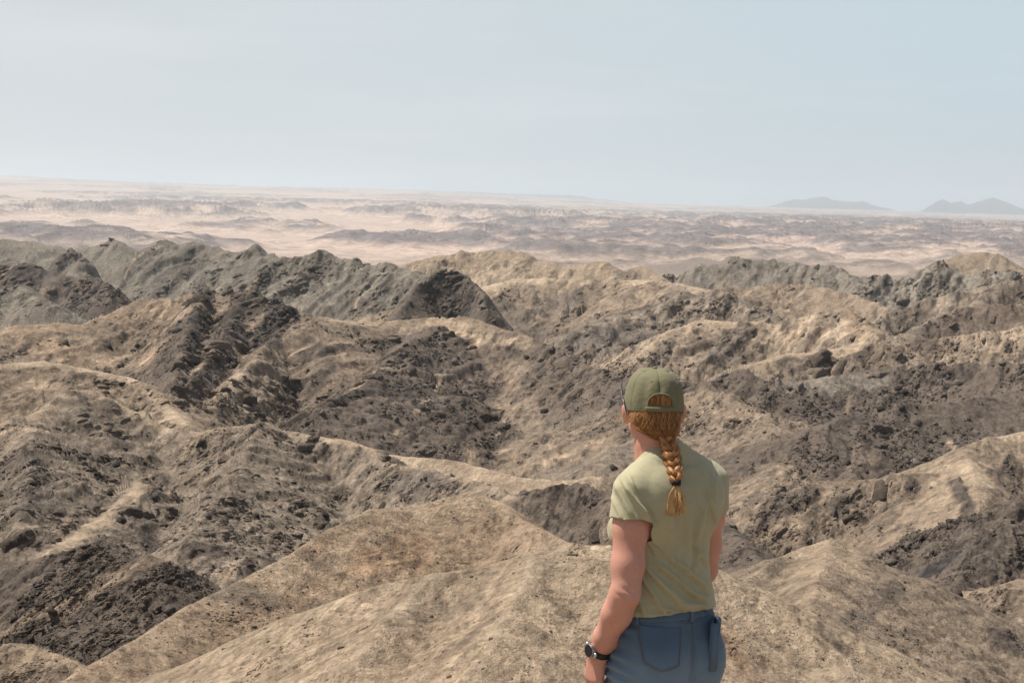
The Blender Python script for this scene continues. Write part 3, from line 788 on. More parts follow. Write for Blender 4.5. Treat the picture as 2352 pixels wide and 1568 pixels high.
# bigger outcropping slabs: faceted, half buried, long along the beds, steep on the side away from the sun
def slabs(name, label, idx, len_px, colr, mixc):
    n = len(idx); nu, nv = 8, 7
    V_, F_, C_ = [], [], []
    for k, i in enumerate(idx):
        r_, c_ = i // NC, i % NC
        r1, r0 = min(r_ + 3, NR - 1), max(r_ - 3, 0); c1, c0 = min(c_ + 3, NCF - 1), max(c_ - 3, 0)
        e1 = np.array([GX[r1, c_] - GX[r0, c_], GY[r1, c_] - GY[r0, c_], GH[r1, c_] - GH[r0, c_]])
        e2 = np.array([GX[r_, c1] - GX[r_, c0], GY[r_, c1] - GY[r_, c0], GH[r_, c1] - GH[r_, c0]])
        nn = np.cross(e2, e1); nn /= np.linalg.norm(nn) + 1e-9
        if nn[2] < 0: nn = -nn
        L = len_px[k] * D[i] / (FPX * 1024 / 2352)
        up = nn * .75 + np.array([-.10, 0, .3]); up /= np.linalg.norm(up)
        th = rs.randn() * .22; a0 = np.array([.60 * math.cos(th) - .8 * math.sin(th), .8 * math.cos(th) + .60 * math.sin(th), 0])
        ax = a0 - up * (a0 @ up); ax /= np.linalg.norm(ax); ay = np.cross(up, ax)
        u = np.linspace(-1, 1, nu)[:, None]; w = np.linspace(-1, 1, nv)[None, :]
        sd = rs.randint(0, 900)
        nz = gn(u * 2.1 + sd, w * 1.6 + sd * .7, 5) ; nz2 = gn(u * 4.3 + sd, w * 3.1, 6)
        ed = np.clip(1 - np.abs(u) ** 3, 0, 1) * np.clip(1 - np.abs(w) ** 4, 0, 1)
        Hh_ = ed ** .55 * (.75 + .7 * nz + .45 * nz2)
        Hh_ = np.where((np.abs(u) == 1) | (np.abs(w) == 1), -.6, Hh_)
        # tilt of the top: high on one long side
        Hh_ = Hh_ * (1. - .35 * w)
        xx = u * L * .5 * (1 + .12 * nz2) + .15 * L * gn(w * 1.3 + sd, u * .5, 9); yy = w * L * rs.uniform(.13, .24) * (1 + .25 * gn(u * 1.7 + sd, w * .3, 8))
        zz = Hh_ * L * rs.uniform(.10, .17)
        p = np.array([X[i], Y[i], Hf[i]]) + xx[..., None] * ax + yy[..., None] * ay + zz[..., None] * up
        o_ = k * nu * nv; q = np.arange(nu * nv).reshape(nu, nv) + o_
        V_.append(p.reshape(-1, 3))
        a_, b_, c2_, d_ = q[:-1, :-1].ravel(), q[1:, :-1].ravel(), q[1:, 1:].ravel(), q[:-1, 1:].ravel()
        F_.append(np.concatenate([np.stack([a_, b_, c2_], 1), np.stack([a_, c2_, d_], 1)]))
        cc = (COL[i] * (1 - mixc) + np.array(colr, np.float32) * mixc) * rs.uniform(.75, 1.25)
        C_.append(np.tile(cc, (nu * nv, 1)))
    V_ = np.concatenate(V_); F_ = np.concatenate(F_); C_ = np.concatenate(C_)
    me = bpy.data.meshes.new(name)
    me.vertices.add(len(V_)); me.loops.add(len(F_) * 3); me.polygons.add(len(F_))
    me.vertices.foreach_set('co', V_.astype(np.float32).ravel()); me.loops.foreach_set('vertex_index', F_.ravel().astype(np.int32))
    me.polygons.foreach_set('loop_start', np.arange(len(F_), dtype=np.int32) * 3); me.update(calc_edges=True)
    at = me.attributes.new('albedo', 'FLOAT_COLOR', 'POINT'); c4 = np.ones((len(V_), 4), np.float32); c4[:, :3] = C_
    at.data.foreach_set('color', c4.ravel())
    o = bpy.data.objects.new(name, me); sc.collection.objects.link(o); me.materials.append(M_land)
    o['kind'] = 'stuff'; o['label'] = label

cl2 = adn(U1, U2, D, .05, 861, 2, .6, 2.).reshape(NR, NC)
wt4 = np.where(VIS & (DR > 110), dv, 0) * sst(.0, .5, cl2 + (rk_ - .55) * .6) * rk_ ** 1.5 * (1 + 2.5 * (COL[:, 0].reshape(NR, NC) < .15))
wt4 = wt4.ravel(); wt4 /= wt4.sum()
i4 = pick(1500, wt4)
slabs('outcrops', 'half buried dark rock ribs running diagonally up the slopes', i4, np.minimum(np.clip(5 + rs.pareto(2.2, 1500) * 6, 5, 34), np.where(D[i4] > 480, 11, 40)), (.160, .126, .096), .5)

# ================================================================== the woman
TH = math.radians(38.0)               # her trunk is turned to the left of the view
PX, PY = (1541 - 1176) / FPX * 4.75, 4.75
ct, st_ = math.cos(TH), math.sin(TH)
def L2V(p):                            # trunk frame (x her right, y her front) -> view aligned frame
    return np.array([p[0] * ct - p[1] * st_, p[0] * st_ + p[1] * ct, p[2]], np.float32)

class Field:
    def __init__(s, lo, hi, h):
        s.lo = np.array(lo, float); s.h = h
        s.n = np.ceil((np.array(hi) - s.lo) / h).astype(int) + 1
        s.ax = [s.lo[i] + h * np.arange(s.n[i]) for i in range(3)]
        s.f = np.full(tuple(s.n), .04, np.float32)
    def add(s, fn, lo, hi, k=.01, sub=False):
        sl = []
        for i in range(3):
            a = int(np.floor((lo[i] - .04 - s.lo[i]) / s.h)); b = int(np.ceil((hi[i] + .04 - s.lo[i]) / s.h)) + 1
            sl.append(slice(max(a, 0), max(min(b, s.n[i]), 0)))
        sl = tuple(sl)
        if any(q.stop - q.start <= 0 for q in sl): return
        x, y, z = np.meshgrid(s.ax[0][sl[0]], s.ax[1][sl[1]], s.ax[2][sl[2]], indexing='ij', sparse=True)
        g = fn(x, y, z).astype(np.float32)
        f = s.f[sl]
        if sub:
            s.f[sl] = np.maximum(f, g)
        else:
            hh = np.clip(.5 + .5 * (f - g) / k, 0, 1)
            s.f[sl] = f * (1 - hh) + g * hh - k * hh * (1 - hh)
    def cone(s, a, b, ra, rb, k=.01):
        a = np.array(a, float); b = np.array(b, float); ab = b - a; L = ab @ ab + 1e-12
        def fn(x, y, z):
            t = np.clip(((x - a[0]) * ab[0] + (y - a[1]) * ab[1] + (z - a[2]) * ab[2]) / L, 0, 1)
            return np.sqrt((x - a[0] - t * ab[0]) ** 2 + (y - a[1] - t * ab[1]) ** 2 + (z - a[2] - t * ab[2]) ** 2) - (ra + (rb - ra) * t)
        r = max(ra, rb); s.add(fn, np.minimum(a, b) - r, np.maximum(a, b) + r, k)
    def ell(s, c, r, k=.01, yaw=0., pitch=0.):
        c = np.array(c, float); r = np.array(r, float); cy, sy = math.cos(yaw), math.sin(yaw); cp, sp = math.cos(pitch), math.sin(pitch)
        def fn(x, y, z):
            dx, dy, dz = x - c[0], y - c[1], z - c[2]
            lx = dx * cy + dy * sy; ly = -dx * sy + dy * cy
            ly, lz = ly * cp + dz * sp, -ly * sp + dz * cp
            k0 = np.sqrt((lx / r[0]) ** 2 + (ly / r[1]) ** 2 + (lz / r[2]) ** 2) + 1e-6
            k1 = np.sqrt((lx / r[0] ** 2) ** 2 + (ly / r[1] ** 2) ** 2 + (lz / r[2] ** 2) ** 2) + 1e-6
            return k0 * (k0 - 1) / k1
        m = max(r); s.add(fn, c - m, c + m, k)
    def loft(s, tab, off=0., yaw=TH, k=.02):
        """tab rows: z, half width, half depth, centre x, centre y (trunk frame)"""
        T = np.array(tab, float); zs = T[:, 0]
        cy, sy = math.cos(yaw), math.sin(yaw)
        def fn(x, y, z):
            zz = np.clip(z, zs[0], zs[-1])
            a = np.interp(zz, zs, T[:, 1]) + off; b = np.interp(zz, zs, T[:, 2]) + off
            cx = np.interp(zz, zs, T[:, 3]); c2 = np.interp(zz, zs, T[:, 4])
            lx = x * cy + y * sy - cx; ly = -x * sy + y * cy - c2
            g = (np.abs(lx / a) ** 2.25 + np.abs(ly / b) ** 2.25) ** (1 / 2.25)
            d = (g - 1) * np.minimum(a, b)
            dz = np.maximum(z - zs[-1], zs[0] - z)
            return np.where(dz > 0, np.sqrt(np.maximum(d, 0) ** 2 + dz ** 2), d)
        s.add(fn, (-.3, -.3, zs[0] - .03), (.3, .3, zs[-1] + .03), k)
    def at(s, x, y, z):
        i = [np.clip((np.asarray(v) - s.lo[q]) / s.h, 0, s.n[q] - 1.001) for q, v in enumerate((x, y, z))]
        b = [q.astype(int) for q in i]; t = [q - w_ for q, w_ in zip(i, b)]
        r = 0
        for dx in (0, 1):
            for dy in (0, 1):
                for dz in (0, 1):
                    wgt = (t[0] if dx else 1 - t[0]) * (t[1] if dy else 1 - t[1]) * (t[2] if dz else 1 - t[2])
                    r = r + wgt * s.f[b[0] + dx, b[1] + dy, b[2] + dz]
        return r
    def back(s, X_, Z_):
        """depth (view frame y) of the surface met going away from the camera at (X, Z); nan if none"""
        X_ = np.asarray(X_, float); Z_ = np.asarray(Z_, float)
        out = np.full(X_.shape, np.nan); ys = s.ax[1]
        prev = s.at(X_, np.full(X_.shape, ys[0]), Z_)
        for j in range(1, len(ys)):
            cur = s.at(X_, np.full(X_.shape, ys[j]), Z_)
            m = np.isnan(out) & (cur < 0) & (prev >= 0)
            out = np.where(m, ys[j - 1] + (ys[j] - ys[j - 1]) * prev / (prev - cur + 1e-9), out)
            prev = cur
        return out
    def mesh(s):
        f = s.f; neg = f < 0
        n = f.shape
        c = np.zeros(tuple(q - 1 for q in n), np.int8)
        for dx in (0, 1):
            for dy in (0, 1):
                for dz in (0, 1):
                    c += neg[dx:n[0] - 1 + dx, dy:n[1] - 1 + dy, dz:n[2] - 1 + dz]
        act = (c > 0) & (c < 8)
        I = np.argwhere(act); idx = np.full(act.shape, -1, np.int64); idx[act] = np.arange(len(I))
        acc = np.zeros((len(I), 3)); cnt = np.zeros(len(I))
        cor = [(a, b, d) for a in (0, 1) for b in (0, 1) for d in (0, 1)]
        for a in cor:
            for ax in range(3):
                if a[ax]: continue
                b = list(a); b[ax] = 1
                fa = f[I[:, 0] + a[0], I[:, 1] + a[1], I[:, 2] + a[2]]; fb = f[I[:, 0] + b[0], I[:, 1] + b[1], I[:, 2] + b[2]]
                m = (fa < 0) != (fb < 0)
                t = np.where(m, fa / np.where(m, fa - fb, 1), 0)
                p = np.zeros((len(I), 3)) + a; p[:, ax] += t
                acc[m] += p[m]; cnt[m] += 1
        V = (I + acc / cnt[:, None]) * s.h + s.lo
        F = []
        for ax in range(3):
            sa = [slice(1, n[q] - 1) for q in range(3)]; sa[ax] = slice(0, n[ax] - 1)
            sb = list(sa); sb[ax] = slice(1, n[ax])
            na = neg[tuple(sa)]; nb = neg[tuple(sb)]
            m = np.argwhere(na != nb)
            if len(m) == 0: continue
            fl = na[tuple(m.T)]
            g = m + 1; g[:, ax] -= 1
            u, v = [(1, 2), (2, 0), (0, 1)][ax]
            def cell(du, dv):
                q = g.copy(); q[:, u] += du; q[:, v] += dv
                return idx[q[:, 0], q[:, 1], q[:, 2]]
            q4 = np.stack([cell(-1, -1), cell(0, -1), cell(0, 0), cell(-1, 0)], 1)
            q4[~fl] = q4[~fl][:, ::-1]
            F.append(q4)
        return V, np.concatenate(F)

def nrm(V, F):
    me = bpy.data.meshes.new('tmp'); n = fast_mesh(me, V, F)
    out = np.zeros(len(V) * 3, np.float32); me.vertices.foreach_get('normal', out)
    bpy.data.meshes.remove(me)
    return out.reshape(-1, 3)

def fast_mesh(me, V, F):
    k = F.shape[1]
    me.vertices.add(len(V)); me.loops.add(len(F) * k); me.polygons.add(len(F))
    me.vertices.foreach_set('co', np.ascontiguousarray(V, np.float32).ravel())
    me.loops.foreach_set('vertex_index', np.ascontiguousarray(F, np.int32).ravel())
    me.polygons.foreach_set('loop_start', np.arange(len(F), dtype=np.int32) * k)
    me.polygons.foreach_set('use_smooth', np.ones(len(F), bool))
    me.update(calc_edges=True)

def relax(V, F, it=2, lam=.5):
    e = np.concatenate([F[:, [0, 1]], F[:, [1, 2]], F[:, [2, 3]], F[:, [3, 0]]])
    for _ in range(it):
        s_ = np.zeros_like(V); c_ = np.zeros(len(V))
        for a, b in ((0, 1), (1, 0)):
            for q in range(3): s_[:, q] += np.bincount(e[:, a], V[e[:, b], q], len(V))
            c_ += np.bincount(e[:, a], minlength=len(V))
        V = V + lam * (s_ / np.maximum(c_, 1)[:, None] - V)
    return V

def prune(V, F, keep):
    F = F[keep]; u, inv = np.unique(F.ravel(), return_inverse=True)
    return V[u], inv.reshape(F.shape)

def tidy_rim(V, F, it=8):
    e = np.concatenate([F[:, [k, (k + 1) % F.shape[1]]] for k in range(F.shape[1])]); es = np.sort(e, 1)
    u, i_, c = np.unique(es, axis=0, return_index=True, return_counts=True)
    b = u[c == 1]
    if not len(b): return V
    V = V.copy()
    for _ in range(it):
        s_ = np.zeros_like(V); n_ = np.zeros(len(V))
        for p, q in ((0, 1), (1, 0)):
            for k in range(3): s_[:, k] += np.bincount(b[:, p], V[b[:, q], k], len(V))
            n_ += np.bincount(b[:, p], minlength=len(V))
        m_ = n_ == 2
        V[m_] += .5 * (s_[m_] / 2 - V[m_])
    return V

def part(name, V, F, mat, parent, thick=0., attr=None):
    me = bpy.data.meshes.new(name); fast_mesh(me, np.asarray(V), np.asarray(F))
    if attr is not None:
        at = me.attributes.new('tint', 'FLOAT', 'POINT'); at.data.foreach_set('value', np.asarray(attr, np.float32))
    me.materials.append(mat)
    o = bpy.data.objects.new(name, me); sc.collection.objects.link(o); o.parent = parent
    if thick:
        md = o.modifiers.new('thickness', 'SOLIDIFY'); md.thickness = thick; md.offset = -1
    return o

def tube_np(pts, rad, sides=6, flat=None):
    """tube along pts (n,3) with radii (n,); returns V, quads (closed by small end rings)"""
    pts = np.asarray(pts, float); n = len(pts); rad = np.broadcast_to(rad, (n,))
    t = np.gradient(pts, axis=0); t /= np.linalg.norm(t, axis=1, keepdims=True) + 1e-9
    ref = np.array([0, 0, 1.]) if abs(t[0, 2]) < .9 else np.array([0, 1., 0])
    V = []
    up = ref
    for i in range(n):
        sx = np.cross(t[i], up); sx /= np.linalg.norm(sx) + 1e-9; up = np.cross(sx, t[i])
        for q in range(sides):
            a = 2 * math.pi * q / sides
            fx, fy = (1, 1) if flat is None else flat
            V.append(pts[i] + rad[i] * (math.cos(a) * sx * fx + math.sin(a) * up * fy))
    F = [(i * sides + q, i * sides + (q + 1) % sides, (i + 1) * sides + (q + 1) % sides, (i + 1) * sides + q) for i in range(n - 1) for q in range(sides)]
    return np.array(V), np.array(F)

def merge(L):
    Vs, Fs, k = [], [], 0
    for V, F in L:
        Vs.append(V); Fs.append(np.asarray(F) + k); k += len(V)
    return np.concatenate(Vs), np.concatenate(Fs)

# ---- materials
def cloth(name, col, rough=.85, scale=900., var=.12, bump=.0003, col2=None, sheen=.2):
    m, nt, b = new_mat(name, rough, .15)
    tc = N(nt, 'ShaderNodeTexCoord')
    n1 = N(nt, 'ShaderNodeTexNoise', Scale=14., Detail=8., Roughness=.65)
    n2 = N(nt, 'ShaderNodeTexNoise', Scale=scale, Detail=3., Roughness=.6)
    nt.links.new(tc.outputs['Object'], n1.inputs['Vector']); nt.links.new(tc.outputs['Object'], n2.inputs['Vector'])
    r1 = ramp(nt, n1.outputs['Fac'], [(.3, tuple(c * (1 - var) for c in col)), (.7, tuple(c * (1 + var) for c in (col2 or col)))])
    r2 = ramp(nt, n2.outputs['Fac'], [(.3, .82), (.7, 1.12)])
    mu = N(nt, 'ShaderNodeMix', _data_type='RGBA', _blend_type='MULTIPLY'); mu.inputs['Factor'].default_value = 1
    nt.links.new(r1.outputs[0], mu.inputs[6]); nt.links.new(r2.outputs[0], mu.inputs[7])
    nt.links.new(mu.outputs[2], b.inputs['Base Color'])
    bp = N(nt, 'ShaderNodeBump', Strength=.5, Distance=bump)
    nt.links.new(n2.outputs['Fac'], bp.inputs['Height']); nt.links.new(bp.outputs[0], b.inputs['Normal'])
    b.inputs['Sheen Weight'].default_value = sheen
    return m, nt, b, mu

M_shirt = cloth('sage cotton jersey', (.45, .410, .255), .9, 700, .05)[0]
M_cap = cloth('olive cotton twill', (.20, .185, .105), .88, 1200, .10, sheen=.1)[0]
M_den, _nt, _b, _mu = cloth('washed blue denim', (.080, .128, .185), .9, 1100, .12)
# worn paler towards the seat and thigh: the tint attribute is wear
_at = N(_nt, 'ShaderNodeAttribute', _attribute_name='tint')
_m2 = N(_nt, 'ShaderNodeMix', _data_type='RGBA'); _m2.inputs[7].default_value = (.20, .27, .33, 1)
_nt.links.new(_at.outputs['Fac'], _m2.inputs['Factor']); _nt.links.new(_mu.outputs[2], _m2.inputs[6])
_nt.links.new(_m2.outputs[2], _b.inputs['Base Color'])
M_thread = new_mat('tan seam thread', .8)[0]; M_thread.node_tree.nodes['Principled BSDF'].inputs['Base Color'].default_value = (.20, .13, .085, 1)
def plainmat(name, col, rough=.5, spec=.5, metal=0.):
    m, nt, b = new_mat(name, rough, spec); b.inputs['Metallic'].default_value = metal
    n1 = N(nt, 'ShaderNodeTexNoise', Scale=60., Detail=4.)
    r1 = ramp(nt, n1.outputs['Fac'], [(.3, tuple(c * .88 for c in col)), (.7, tuple(c * 1.1 for c in col))])
    nt.links.new(r1.outputs[0], b.inputs['Base Color'])
    return m
M_black = plainmat('black rubber', (.012, .012, .013), .55)
M_dial = plainmat('dark watch glass', (.02, .02, .022), .15)
M_steel = plainmat('brushed steel', (.55, .54, .52), .35, .5, 1.)
M_frame = plainmat('dark glossy frame', (.035, .022, .02), .2)
M_edge_lit = plainmat('painted frame highlight', (.55, .42, .40), .3)  # pale colour for the painted highlight on the temple arms
M_lens = plainmat('smoked lens', (.03, .03, .035), .08)
M_shoe = plainmat('grey shoe leather', (.12, .10, .085), .8)
M_sole = plainmat('dark shoe sole', (.03, .03, .03), .8)
M_phone = plainmat('black phone case', (.012, .012, .018), .3)
m, nt, b = new_mat('sunned skin', .48, .4); M_skin = m
tc = N(nt, 'ShaderNodeTexCoord')
n1 = N(nt, 'ShaderNodeTexNoise', Scale=9., Detail=6., Roughness=.6); nt.links.new(tc.outputs['Object'], n1.inputs['Vector'])
n2 = N(nt, 'ShaderNodeTexNoise', Scale=260., Detail=4., Roughness=.6); nt.links.new(tc.outputs['Object'], n2.inputs['Vector'])
r1 = ramp(nt, n1.outputs['Fac'], [(.3, (.60, .275, .190)), (.7, (.66, .345, .250))])
r2 = ramp(nt, n2.outputs['Fac'], [(.35, .90), (.48, .99), (.65, 1.04)])
mu = N(nt, 'ShaderNodeMix', _data_type='RGBA', _blend_type='MULTIPLY'); mu.inputs['Factor'].default_value = 1
nt.links.new(r1.outputs[0], mu.inputs[6]); nt.links.new(r2.outputs[0], mu.inputs[7]); nt.links.new(mu.outputs[2], b.inputs['Base Color'])
b.inputs['Subsurface Weight'].default_value = .25; b.inputs['Subsurface Radius'].default_value = (1., .3, .15); b.inputs['Subsurface Scale'].default_value = .008
bp = N(nt, 'ShaderNodeBump', Strength=.25, Distance=.0006); nt.links.new(n2.outputs['Fac'], bp.inputs['Height']); nt.links.new(bp.outputs[0], b.inputs['Normal'])
# hair: the tint attribute carries each lock's shade of blonde, plus sunlight painted into opening and tail
m, nt, b = new_mat('strawberry blonde hair', .46, .4); M_hair = m
at = N(nt, 'ShaderNodeAttribute', _attribute_name='tint')
r1 = ramp(nt, at.outputs['Fac'], [(0., (.14, .060, .022)), (.45, (.40, .172, .052)), (.8, (.68, .34, .115)), (1., (.82, .56, .27))])
nt.links.new(r1.outputs[0], b.inputs['Base Color'])

# ---- root
woman = bpy.data.objects.new('person', None); sc.collection.objects.link(woman)
woman.location = (PX, PY, 0)
woman['label'] = 'woman seen from behind, olive cap, blonde braid, sage T-shirt and blue jeans'
woman['category'] = 'person'

HC = np.array([-.0385, .035, 1.588])           # head centre (view frame)
HY = math.radians(5.)                          # the head looks nearly straight ahead
def H2V(p):                                    # head frame -> view frame
    c, s = math.cos(HY), math.sin(HY)
    return np.array([p[0] * c - p[1] * s + HC[0], p[0] * s + p[1] * c + HC[1], p[2] + HC[2]])

TOR = [(.80, .165, .115, 0, -.005), (.88, .172, .120, 0, -.005), (.93, .170, .118, 0, -.004), (1.0, .158, .108, 0, 0), (1.05, .142, .100, 0, .003), (1.10, .130, .093, 0, .006),
       (1.15, .126, .090, 0, .008), (1.21, .134, .094, 0, .006), (1.28, .146, .102, 0, 0), (1.34, .148, .098, 0, -.008), (1.39, .125, .078, 0, -.012), (1.43, .085, .058, 0, -.010)]
SHL, SHR = (-.143, -.018, 1.372), (.148, -.018, 1.372)
ELL_, WRL = (-.190, -.050, 1.105), (-.188, .060, .914)
ELR, WRR = (.190, .036, 1.110), (.165, .190, .965)

def mid(a, b, t): return tuple(a[i] + (b[i] - a[i]) * t for i in range(3))

def torso_solid(Fd, off, bust=True):
    Fd.loft(TOR, off)
    for s in (-1, 1):
        Fd.cone(L2V((s * .03, -.012, 1.425)), L2V((s * .148, -.018, 1.380)), .042 + off, .044 + off, .03)
        Fd.cone(L2V((s * .01, .0, 1.475)), L2V((s * .125, -.012, 1.402)), .034 + off, .034 + off, .03)
        Fd.ell(L2V((s * .075, -.060, 1.335)), (.07 + off, .045 + off, .09 + off), .03, yaw=TH)
        if bust: Fd.ell(L2V((s * .066, .082, 1.245)), (.060 + off, .052 + off, .060 + off), .03, yaw=TH)

# ---- body: one continuous skin surface
B = Field((-.34, -.26, .68), (.30, .26, 1.74), .0045)
torso_solid(B, -.008)
B.cone((HC[0] + .004, HC[1] - .02, 1.40), (HC[0] + .002, HC[1] - .012, 1.54), .058, .053, .02)
B.cone(L2V((0, -.002, 1.39)), (HC[0] + .004, HC[1] - .02, 1.49), .058, .050, .02)
B.ell(H2V((0, -.004, .008)), (.071, .086, .084), .02, yaw=HY)
B.ell(H2V((0, .028, -.040)), (.058, .060, .072), .02, yaw=HY)
B.cone(H2V((-.045, .02, -.055)), H2V((0, .072, -.098)), .020, .018, .02)
B.cone(H2V((.045, .02, -.055)), H2V((0, .072, -.098)), .020, .018, .02)
B.cone(H2V((0, .088, .005)), H2V((0, .104, -.034)), .008, .012, .008)
B.cone(H2V((-.02, .086, -.062)), H2V((.02, .086, -.062)), .007, .007, .006)
B.cone(H2V((-.02, .085, -.070)), H2V((.02, .085, -.070)), .007, .007, .004)
for s in (-1, 1):
    B.ell(H2V((s * .079, -.004, -.012)), (.0085, .019, .031), .006, yaw=HY + s * -.45)
    B.ell(H2V((s * .084, -.012, -.004)), (.006, .014, .022), .004, yaw=HY + s * -.7)
for S, E, W, sg in ((SHL, ELL_, WRL, -1), (SHR, ELR, WRR, 1)):
    S, E, W = L2V(S), L2V(E), L2V(W)
    B.cone(S, mid(S, E, .35), .048, .0475, .02); B.cone(mid(S, E, .35), mid(S, E, .72), .0475, .0435, .02)
    B.cone(mid(S, E, .72), E, .0435, .0390, .02)
    B.ell(mid(E, W, .22), (.0345, .0365, .060), .02)
    B.cone(E, mid(E, W, .35), .0375, .0375, .02); B.cone(mid(E, W, .35), mid(E, W, .75), .0375, .0325, .02)
    B.cone(mid(E, W, .75), W, .0345, .0275, .015)
    # hand: palm, four unequal fingers bent a little, thumb from the side of the palm
    Wl = np.array(WRL if sg < 0 else WRR)
    dn = np.array([sg * .06, .16 if sg < 0 else .25, -1.]); dn /= np.linalg.norm(dn)
    fw = np.array([sg * -.12, .98, .16]); inn = np.array([-sg, 0., 0.])
    for q, (yo, ml, ls, r) in enumerate(((.028, .078, (.040, .025, .020), .0095), (.009, .082, (.044, .028, .021), .0100), (-.010, .078, (.040, .026, .020), .0095), (-.028, .070, (.032, .020, .018), .0085))):
        a = Wl + fw * yo * .55 + dn * .008
        kn_ = Wl + fw * yo + dn * ml
        B.cone(L2V(a), L2V(kn_), .0155, .0125, .014)
        p0 = kn_; bend = .22 + .05 * q
        for j in range(3):
            d_ = dn * math.cos(bend) + inn * math.sin(bend); bend += .32
            p1 = p0 + d_ * ls[j]
            B.cone(L2V(p0), L2V(p1), r * (1.05 - .1 * j), r * (.98 - .1 * j), .0035)
            p0 = p1
    t0 = Wl + fw * .016 + dn * .012; t1 = Wl + fw * .040 + dn * .046 + inn * .010; t2 = Wl + fw * .046 + dn * .078 + inn * .014; t3 = t2 + dn * .026 + inn * .004
    B.cone(L2V(t0), L2V(t1), .016, .0125, .012); B.cone(L2V(t1), L2V(t2), .0115, .0105, .004); B.cone(L2V(t2), L2V(t3), .0105, .0085, .003)
V, F = B.mesh(); V = relax(V, F, 2, .45)
Nn = nrm(V, F)
ev = L2V(ELL_)
for (ox, oz, sx_, sz_, am) in ((.012, .012, .022, .007, -.0045), (-.008, -.004, .020, .006, -.0035), (.018, -.016, .014, .010, .0030), (-.02, .035, .02, .02, .0015)):
    q_ = np.exp(-((V[:, 0] - ev[0] - ox) / sx_) ** 2 - ((V[:, 2] - ev[2] - oz + .35 * (V[:, 0] - ev[0] - ox)) / sz_) ** 2) * (V[:, 1] < ev[1] + .01)
    V = V + Nn * (am * q_)[:, None]
V = V + Nn * (.0011 * fbm(V[:, 0] * 22 + V[:, 1] * 9, V[:, 2] * 13, 952, 3))[:, None]
part('body', V, F, M_skin, woman)
for s in (-1, 1):
    bm = bmesh.new(); bmesh.ops.create_uvsphere(bm, u_segments=12, v_segments=8, radius=.011)
    me = bpy.data.meshes.new('eye'); bm.to_mesh(me); bm.free(); me.materials.append(plainmat('eye white', (.6, .6, .58), .2))
    o = bpy.data.objects.new('eye', me); sc.collection.objects.link(o); o.parent = woman; o.location = H2V((s * .030, .082, .006))

# ---- T-shirt
SL = .275
S_ = Field((-.30, -.26, 1.00), (.27, .26, 1.52), .004)
torso_solid(S_, .004)
TS = [(z, a, b_, cx, cy) for z, a, b_, cx, cy in TOR]
# looser towards the hem
S_.loft([(1.00, .160, .112, 0, .0), (1.06, .149, .106, 0, .002), (1.12, .137, .098, 0, .004), (1.17, .131, .092, 0, .006), (1.22, .120, .080, 0, .004)], .005, k=.025)
S_.cone(L2V((-.12, .0, 1.30)), L2V((-.10, .03, 1.06)), .03, .035, .03)
ST = Field((-.30, -.26, 1.00), (.27, .26, 1.52), .004); ST.f[:] = S_.f
sleeve = []
for S0, E0 in ((SHL, ELL_), (SHR, ELR)):
    S, E = np.array(L2V(S0), float), np.array(L2V(E0), float)
    e = mid(S, E, SL + .06)
    S_.cone(S, e, .056, .0625, .014)
    sleeve.append((S, (E - S) / np.linalg.norm(E - S), np.linalg.norm(E - S) * SL))
V, F = S_.mesh(); V = relax(V, F, 2, .45)
Nn = nrm(V, F)
# folds: (x1,z1,x2,z2, half width, height) seen on the back of the shirt
FOLD = [(.018,1.34,.024,1.12,.010,-.0026),(-.092,1.29,-.055,1.25,.007,.004),(-.085,1.275,-.045,1.215,.007,.0035),(-.055,1.165,.045,1.060,.010,.0062),(.045,1.060,.100,1.048,.010,.0055),(-.020,1.165,.075,1.085,.009,.0058),(.075,1.085,.108,1.075,.009,.005),(.035,1.175,.110,1.105,.009,.0052),
        (-.070,1.135,-.020,1.060,.010,.0055),(-.030,1.060,.060,1.045,.006,.003),(.060,1.30,.055,1.16,.013,.0036),(.092,1.31,.082,1.17,.009,.0042),(.02,1.27,.03,1.14,.02,.0022),
        (-.075,1.33,-.105,1.40,.008,.0048),(-.060,1.30,-.120,1.385,.009,.0048),(-.115,1.335,-.145,1.385,.007,.0036),(-.13,1.305,-.155,1.36,.006,.003),(.118,1.36,.135,1.29,.007,.004),(.105,1.33,.125,1.40,.007,.003),
        (-.030,1.235,.010,1.19,.012,.003),(.08,1.215,.11,1.165,.008,.004),(-.09,1.10,-.06,1.045,.008,.004)]
bk = sst(.15, -.35, Nn[:, 1]) if False else 1 - sst(-.35, .2, Nn[:, 1])
disp = np.zeros(len(V))
for (x1, z1, x2, z2, wd_, hh) in FOLD:
    ax_, az_ = x2 - x1, z2 - z1; L2 = ax_ * ax_ + az_ * az_
    bend_ = .004 * np.sin((V[:, 0] * 60 + V[:, 2] * 45))
    t = ((V[:, 0] - x1) * ax_ + (V[:, 2] - z1) * az_) / L2
    tc_ = np.clip(t, 0, 1)
    dist = ((V[:, 0] - x1) * az_ - (V[:, 2] - z1) * ax_) / math.sqrt(L2) + bend_
    end = np.hypot(V[:, 0] - x1 - tc_ * ax_, V[:, 2] - z1 - tc_ * az_)
    en = np.where((t < 0) | (t > 1), np.exp(-((np.minimum(np.abs(t), np.abs(t - 1)) * math.sqrt(L2)) / .02) ** 2), 1.)
    wd_ = wd_ * .78
    disp += 2.3 * hh * en * (np.exp(-(dist / wd_) ** 2) - .55 * np.exp(-((dist - wd_ * 1.7) / wd_) ** 2))
disp = np.maximum(disp * bk, -.0028)
ph = np.arctan2(V[:, 1], V[:, 0])
disp += .0016 * fbm(V[:, 0] * 9 + V[:, 1] * 5, V[:, 2] * 7, 901, 4) + .0010 * fbm(V[:, 0] * 40, V[:, 2] * 22 + V[:, 1] * 30, 905, 3)
